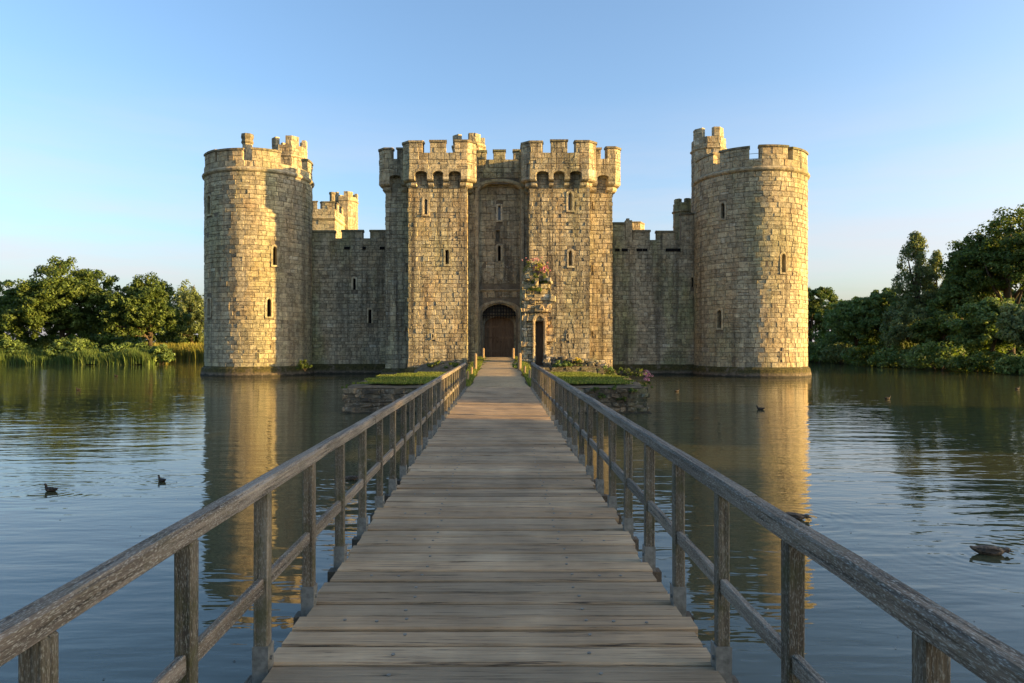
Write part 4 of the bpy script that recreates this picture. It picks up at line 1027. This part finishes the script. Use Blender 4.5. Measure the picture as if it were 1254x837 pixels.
# ------------------------------------------------------------------ footbridge
DZ = 1.0; XL, XR = -1.19, 1.11
br = Build('footbridge', 'weathered timber footbridge with plank deck and railings leading to the castle', 'bridge', (0, 13, 0), M['plank'])
y = -1.2; bolts = MB(); k = 0
while y < 26.1:
    w = .216 * rng.uniform(.86, 1.12); e0 = rng.uniform(-.035, .02); e1 = rng.uniform(-.02, .035)
    if (k // 4) % 3 == 0: e0 -= .02; e1 += .02
    mb = MB(); dz = rng.uniform(-.007, .007); x0, x1 = XL - .015 + e0, XR + .015 + e1
    # plank as a strip with a slightly cupped, uneven top
    nx = 6; v = []; f = []; sk = rng.uniform(-.006, .006)
    prof = [(.0, -.055), (.0, -.010), (.010, 0), (w * .5 - .004, -.003), (w - .040, 0), (w - .029, -.011), (w - .029, -.055)]
    for i in range(nx + 1):
        xx = x0 + (x1 - x0) * i / nx; j = rng.uniform(-.0015, .0015)
        for a, b in prof: v.append((xx, y + a + sk * (i / nx - .5) + rng.uniform(-.0012, .0012), DZ + dz + b + j))
    K = len(prof)
    for i in range(nx):
        for q in range(K): f.append((i * K + q, i * K + (q + 1) % K, (i + 1) * K + (q + 1) % K, (i + 1) * K + q))
    f += [tuple(range(K))[::-1], tuple(range(nx * K, (nx + 1) * K))]
    mb.add(v, f); br.part('plank', mb)
    if y < 11:
        xs = [-.58, .52] if k % 4 else [-.95, -.58, -.75, .52, .72, .9]
        for bx in xs:
            bx += rng.uniform(-.03, .03); cy2 = y + w * .5 + rng.uniform(-.03, .03); z0 = DZ + dz - .002
            ring = [(bx + .011 * math.cos(a), cy2 + .011 * math.sin(a), z0 + hh) for hh in (0, .006) for a in [2 * math.pi * i / 8 for i in range(8)]]
            bolts.add(ring, [(i, (i + 1) % 8, (i + 1) % 8 + 8, i + 8) for i in range(8)] + [tuple(range(8, 16))])
    y += w; k += 1
br.part('bolts', bolts, M['steel'], kind='stuff')
for x in (-.95, -.02, .9):
    mb = MB(); mb.box(x - .07, x + .07, -1.2, 26.0, DZ - .33, DZ - .062); br.part('beam', mb, M['beam'])
PH = .07
for s_, xi in ((-1, XL - .02), (1, XR + .02)):
    xa_, xb_ = sorted((xi, xi + s_ * PH)); rz0, rz1 = DZ + .915, DZ + .992
    for k in range(-2, 27):
        y = 1.81 + .87 * k; mb = MB(); lean = rng.uniform(-.012, .012)
        mb.bevbox(xa_ + rng.uniform(-.003, .003), xb_ + rng.uniform(-.003, .003), y, y + .065, DZ - .06, rz0 - .002, .006, jit=.003); po = br.part('post', mb, M['post'])
        b2 = MB(); b2.box(xa_ - .006, xb_ + .006, y - .007, y - .001, DZ - .14, DZ + .12); xs_ = xa_ - .007 if s_ > 0 else xb_ + .001
        b2.box(xs_, xs_ + .006, y - .0068, y + .085, DZ - .139, DZ + .119); b2.tube([(xs_ + (-.012 if s_ > 0 else .018), y + .03, DZ + .05), (xs_ + .003, y + .03, DZ + .05)], .012, 6)
        br.part('bracket', b2, M['steel'], po)
        b3 = MB(); b3.box(min(xi - s_ * .3, xi + s_ * .12), max(xi - s_ * .3, xi + s_ * .12), y - .02, y + .085, DZ - .17, DZ - .07); br.part('bearer', b3, M['beam'])
        if k < 26:
            xm = (xa_ + xb_) / 2; mb = MB(); mb.bevbox(xm - .018, xm + .018, y + .067, y + .868, DZ + .40 + rng.uniform(-.005, .005), DZ + .475 + rng.uniform(-.005, .005), .005, jit=.002); br.part('mid_rail', mb, M['rail'])
    y = 1.81 - 1.74 - .4
    while y < 24.4:
        y2 = min(y + .87 * 4, 24.55); mb = MB(); nseg = 8; v = []; f = []
        for i in range(nseg + 1):
            yy = y + .002 + (y2 - y - .004) * i / nseg; jx = rng.uniform(-.0025, .0025); jz = rng.uniform(-.0025, .0025)
            for a, b in ((0.004, 0), (.076, 0), (.08, .004), (.08, .066), (.068, .077), (.012, .077), (0, .066), (0, .004)):
                v.append((xa_ - .005 + a + jx + rng.uniform(-.0012, .0012), yy, rz0 + b + jz + rng.uniform(-.0012, .0012)))
        for i in range(nseg):
            for q in range(8): f.append((i * 8 + q, i * 8 + (q + 1) % 8, (i + 1) * 8 + (q + 1) % 8, (i + 1) * 8 + q)[::-1])
        f += [tuple(range(8)), tuple(range(nseg * 8, nseg * 8 + 8))[::-1]]
        mb.add(v, f); br.part('handrail', mb, M['rail']); y = y2
for y in np.arange(2.6, 25, 3.48):
    for x in (-1.0, .95):
        mb = MB(); mb.tube([(x, y + .6, -1.6), (x, y + .6, DZ - .3)], .11, 10); br.part('pile', mb, M['beam'])
    mb = MB(); mb.box(-1.3, 1.25, y + .52, y + .68, DZ - .42, DZ - .332); br.part('cross_beam', mb, M['beam'])

# ------------------------------------------------------------------ trees and banks
tree('oak_tree', 'broad oak on the far left bank, tallest of the left trees', -59.5, 93, 14.8, 6.9, M['oak'], 21, 520, 90, .185, low=.02)
tree('oak_tree', 'rounded oak with a visible trunk, next to the left round tower', -47.6, 93, 12.4, 5.7, M['oak'], 22, 420, 90, .17, low=.05)
tree('oak_tree', 'dark oak cut off by the left edge of the picture', -69.5, 91, 12.4, 6.6, M['dark_leaf'], 23, 360, 85, .19, low=.0)
tree('willow_tree', 'pale grey green willow directly left of the left round tower', -50.5, 112, 13.4, 5.2, M['pale_leaf'], 24, 220, 70, .22, shape='willow', low=.08)
tree('oak_tree', 'distant tree filling the gap behind the two left oaks', -62.5, 110, 7.5, 6.0, M['oak'], 25, 240, 60, .27, low=.0)
for i, (x, y, h, rx) in enumerate(((-80, 104, 8, 5), (-88, 118, 10, 6), (-73, 122, 7.5, 6), (-60, 126, 7.5, 6), (-46, 130, 8.0, 5))):
    tree('hedgerow_tree', 'low background tree ' + ('behind the oak at the left edge', 'farthest off at the left edge', 'behind the tallest left oak', 'behind the gap between the two left oaks', 'behind the yellow reeds')[i], x, y, h, rx, M['dark_leaf'], 400 + i, 150, 55, .34, low=.02, group='background trees on the left', limbs=5)
for i, (x, y, h, rx, lab) in enumerate(((-63.5, 87.5, 2.6, 3.2, 'low bush at the water, below the tallest left oak'), (-55, 88, 2.8, 3.0, 'low bush between the two left oaks'), (-71, 86.5, 3.2, 3.0, 'low yellowish bush near the left edge of the picture'),
                                     (-42.6, 86.0, 2.5, 1.5, 'dark round bush at the right end of the reed bed'), (-49, 90, 2.4, 3.4, 'bush under the rounded oak'), (-66, 95, 3.6, 4, 'undergrowth beneath the tallest left oak'))):
    bush('bank_shrub', lab, x, y, max(.1, ground_z(x, y)), h, rx, M['bright_leaf' if i in (2,) else 'dark_leaf'], 420 + i, 60, 60, .17, group='shrubs on the left bank')
xy = []
while len(xy) < 36000:
    x = rng.uniform(-84, -43.0); y = rng.uniform(83.4, 88.5)
    d = float(moat_dist(np.array(x), np.array(y)))
    if -.9 < d < 3.0: xy.append((x, y))
hh = [1.35 + .25 * math.sin(a * .8) + .15 * math.sin(a * 2.3) for a, b in xy]
v, f, t = blades(xy, [max(-.2, ground_z(*p_) - .1) for p_ in xy], hh, .085, 501, .13)
tag(link('reed_bed', mesh_np('reed_bed', v, f, M['reed'], t)), 'green reed bed along the left bank of the moat', 'reeds', kind='stuff')
xy = []
while len(xy) < 9000:
    x = rng.uniform(-60, -36); y = rng.uniform(105, 111.5)
    d = float(moat_dist(np.array(x), np.array(y)))
    if -1.2 < d < 4: xy.append((x, y))
v, f, t = blades(xy, [max(-.2, ground_z(*p_) - .1) for p_ in xy], 2.3, .12, 502, .13)
tag(link('reed_bed', mesh_np('reed_bed', v, f, M['dry_reed'], t)), 'sunlit yellow reeds just left of the left round tower', 'reeds', kind='stuff')

RT = [('oak_tree', 'golden tipped tree peeping out right of the right round tower', 47.0, 103, 11.6, 4.6, 'oak', 130, 'oak', .05),
      ('hazel_tree', 'wide dark hazel overhanging the water right of the right round tower', 46.5, 89, 9.2, 5.2, 'dark_leaf', 170, 'oak', .01),
      ('hazel_tree', 'dark rounded tree left of the tall birch', 48.5, 85, 9.8, 4.6, 'dark_leaf', 150, 'oak', .01),
      ('birch_tree', 'tall slender birch with drooping sprays, standing highest in the middle of the right bank', 49.0, 80.5, 14.8, 2.1, 'pale_leaf', 80, 'column', .30),
      ('willow_tree', 'light green willow drooping to the water below the birch', 45.8, 77, 7.6, 3.6, 'pale_leaf', 130, 'willow', .01),
      ('poplar_tree', 'small pointed grey green tree right of the birch', 52.5, 82, 12.8, 1.5, 'pale_leaf', 45, 'column', .3),
      ('oak_tree', 'dark tree between the birch and the great oak', 52.0, 77, 11.6, 4.2, 'dark_leaf', 150, 'oak', .08),
      ('oak_tree', 'great oak with sunlit top at the right edge of the picture', 54.6, 73, 17.2, 6.6, 'oak', 230, 'oak', .26),
      ('hazel_tree', 'dark bushy tree at the waterline below the great oak', 48.4, 67, 6.8, 4.4, 'dark_leaf', 150, 'oak', .0),
      ('hazel_tree', 'grey green bush at the right edge of the picture by the water', 47.6, 60.5, 6.2, 4.0, 'pale_leaf', 140, 'oak', .0),
      ('hazel_tree', 'dense dark bush on the bank below the birch', 46.8, 72, 5.6, 3.4, 'bright_leaf', 110, 'oak', .0)]
for i, (nm, lab, x, y, h, rx, mt, ncl, shp, low) in enumerate(RT):
    tree(nm, lab, x, y, h, rx, M[mt], 60 + i, int(ncl * 2.1), 95, .16, shape=shp, low=low)
for i, (x, y, h, rx) in enumerate(((60, 96, 9.5, 6), (56, 108, 9, 6), (66, 86, 10, 6), (64, 112, 9, 6), (72, 98, 10, 6))):
    tree('hedgerow_tree', 'background tree ' + ('behind the dark rounded tree on the right bank', 'behind the golden tipped tree', 'behind the great oak', 'farthest off behind the golden tipped tree', 'behind the birch')[i], x, y, h, rx, M['dark_leaf'], 440 + i, 150, 55, .34, low=.02, group='background trees on the right', limbs=5)
where = ('right beside the right round tower', 'below the wide dark hazel', 'second right of the right round tower', 'below the dark rounded tree', 'left of the drooping willow', 'at the foot of the drooping willow', 'right of the drooping willow', 'below the bright bush', 'left of the great oak trunk', 'below the great oak', 'at the right edge of the picture')
for i, w_ in enumerate(where):
    y = 100 - i * 4.2; x = 43.6 + 1.0 * math.sin(i * 2.1) + (max(0, 60 - y) * .05)
    bush('bank_shrub', 'low shrub overhanging the water, ' + w_, x, y, .1, rng.uniform(1.8, 3.2), rng.uniform(2.0, 2.9), M[('dark_leaf', 'bright_leaf', 'dark_leaf', 'pale_leaf')[i % 4]], 460 + i, 60, 60, .14, group='shrubs overhanging the right bank', droop=.6)
# trees of the same bank beyond the right edge of the picture: they shade the bridge from the low sun
for i, (x, y, h, rx) in enumerate(((55, -17, 15, 6.5), (57, -9, 15, 6.5), (54, -.6, 14, 5.6), (56, 13.2, 14, 5.6), (54, 18.0, 12, 4.0))):
    tree('oak_tree', 'oak on the right bank beyond the edge of the picture, shading the footbridge', x, y, h, rx, M['oak'], 480 + i, 300, 70, .33, low=.0, group='bank trees outside the picture', z0=.5, limbs=4)

# ------------------------------------------------------------------ ducks
def duck(name, label, x, y, L, heading, kind, group='ducks on the moat'):
    """body along +x, head at +x; heading turns it about z"""
    root = link(name, None, None, (x, y, 0)); root.rotation_euler = (0, 0, R_(heading)); tag(root, label, 'duck', group)
    k = L / .5
    if kind == 'low': spine = [(-.27, .105, .012, .012), (-.22, .075, .035, .03), (-.13, .05, .075, .062), (0, .045, .10, .078), (.10, .045, .085, .066), (.145, .055, .042, .042), (.17, .062, .026, .028), (.195, .068, .036, .042), (.225, .066, .038, .043), (.25, .055, .020, .020)]
    else: spine = [(-.25, .115, .012, .012), (-.21, .085, .035, .035), (-.12, .055, .085, .072), (0, .05, .105, .085), (.10, .055, .085, .075), (.145, .10, .045, .05), (.155, .155, .032, .034), (.165, .20, .034, .036), (.19, .215, .034, .036), (.215, .208, .018, .018)]
    v = []; f = []; n_ = 12
    for i, (sx, sz, wy, hz) in enumerate(spine):
        a = spine[max(i - 1, 0)]; b = spine[min(i + 1, len(spine) - 1)]; d = Vector((b[0] - a[0], 0, b[1] - a[1])).normalized(); up_ = Vector((-d.z, 0, d.x))
        for q in range(n_):
            w = 2 * math.pi * q / n_; p_ = Vector((sx, 0, sz)) + Vector((0, math.cos(w) * wy, 0)) + up_ * math.sin(w) * hz; v.append(tuple(p_ * k))
    for i in range(len(spine) - 1):
        for q in range(n_): f.append((i * n_ + q, i * n_ + (q + 1) % n_, (i + 1) * n_ + (q + 1) % n_, (i + 1) * n_ + q))
    f += [tuple(range(n_))[::-1], tuple(range((len(spine) - 1) * n_, len(spine) * n_))]
    me = mesh_np('body', v, f, M['duck_brown' if kind == 'low' else 'duck_dark'], (.5, .5, .5), True)
    bo = link('body', me, root); sub = bo.modifiers.new('s', 'SUBSURF'); sub.levels = sub.render_levels = 2
    hx, hz = spine[-1][0] * k, spine[-1][1] * k
    mb = MB(); mb.tube([(hx - .012 * k, 0, hz), (hx + .02 * k, 0, hz - .006 * k), (hx + .045 * k, 0, hz - .010 * k)], [.013 * k, .011 * k, .006 * k], 8); mb.build('bill', M['bill'], root, smooth=True)
    for s_ in (-1, 1):
        mb = MB(); w = [(-.20, .095, .02), (-.10, .10, .085), (.03, .098, .098), (.09, .07, .085), (.0, .035, .104), (-.12, .05, .082)]
        mb.add([(a * k, s_ * (c_ + .006) * k, b * k) for a, b, c_ in w], [(0, 1, 2, 3, 4, 5) if s_ < 0 else (5, 4, 3, 2, 1, 0)]); mb.build('wing', M['duck_wing'], root)
        mb = MB(); ex = (spine[-2][0] + .005) * k; mb.tube([(ex, s_ * .026 * k, (spine[-2][1] + .012) * k), (ex, s_ * .033 * k, (spine[-2][1] + .013) * k)], .005 * k, 6); mb.build('eye', M['iron'], root)
    return root
n = NT('brown_plumage'); M['duck_brown'] = n.done(n.ramp(n.noise(n.pos, 45, 4, .7), [(.40, (.020, .014, .010)), (.58, (.19, .13, .08))]), .7, spec=.3)
n = NT('dark_plumage'); M['duck_dark'] = n.done(n.ramp(n.noise(n.pos, 40, 4, .7), [(.35, (.010, .009, .008)), (.68, (.050, .036, .024))]), .7, spec=.3)
n = NT('wing_plumage'); M['duck_wing'] = n.done(n.ramp(n.noise(n.pos, 60, 4, .7), [(.35, (.018, .014, .012)), (.65, (.11, .08, .055))]), .7, spec=.3)
M['bill'] = NT('duck_bill').done((.10, .085, .04), .5, spec=.4)
def on_water(px, py): Y = F * EYE / (py - VY); return X(px, Y), Y
for px, py, L, hd, kd, lab in ((62, 602, .30, 172, 'up', 'small dark duck swimming towards the left edge, leftmost of all'), (198, 590, .26, 150, 'up', 'small dark duck left of the left tower reflection'),
        (1213, 679, .46, -8, 'low', 'brown duck with lowered head, nearest the right edge'), (973, 636, .42, -20, 'low', 'duck partly hidden behind the right handrail'),
        (931, 502, .36, 165, 'up', 'dark duck in front of the golden reflection of the right tower'), (829, 480, .34, 20, 'up', 'small duck swimming before the right curtain wall'), (1087, 489, .34, 5, 'up', 'far duck on the right, nearer the bank'),
        (142, 461, .38, 170, 'up', 'far duck on the left leaving a pale wake'), (96, 478, .34, 175, 'up', 'far duck at left, closer than the one with the pale wake'), (1246, 477, .36, 10, 'up', 'far duck at the very right edge by the bank'), (430, 588, .36, 175, 'low', 'duck glimpsed between the left railing posts')):
    x, y = on_water(px, py); duck('duck', lab, x, y, L, hd, kd)
for i, (x0, x1, y, h, lab) in enumerate(((-92, -70, 97, 4.0, 'dark thicket behind the oak at the left edge of the picture'), (-72, -50, 99, 3.8, 'dark thicket closing the gaps below the left oaks'), (-58, -40, 116, 4.2, 'thicket behind the yellow reeds beside the left round tower'),
                                         (46, 62, 99, 4.5, 'dark thicket behind the trees right of the right round tower'), (50, 66, 80, 4.5, 'dark thicket under the birch and the great oak'))):
    bush('thicket', lab, (x0 + x1) / 2, y, .5, h, (x1 - x0) / 2, M['dark_leaf'], 700 + i, 150, 60, .28, ry=2.2, cat='thicket')

# ------------------------------------------------------------------ flecks of leaf and down floating on the moat
n = NT('floating_flecks'); r, g_, b_ = n.tint()
M['fleck'] = n.done(n.ramp(r, [(0, (.03, .022, .012)), (.55, (.09, .07, .04)), (.8, (.30, .29, .26)), (1, (.5, .5, .47))]), .8)
fm = MB()
for _ in range(420):
    y = 2.2 + 15 * rng.random() ** 1.6; x = rng.uniform(-.85, .85) * y
    if abs(x) < 1.5: continue
    sz = rng.uniform(.006, .02); a = rng.uniform(0, 6.3); c_, s_ = math.cos(a) * sz, math.sin(a) * sz
    fm.add([(x - c_, y - s_, .003), (x + s_ * .5, y - c_ * .5, .006), (x + c_, y + s_, .003), (x - s_ * .5, y + c_ * .5, .008)], [(0, 1, 2, 3)])
tag(fm.build('floating_debris', M['fleck']), 'tiny leaf flecks and feather down drifting on the moat', 'debris', kind='stuff')
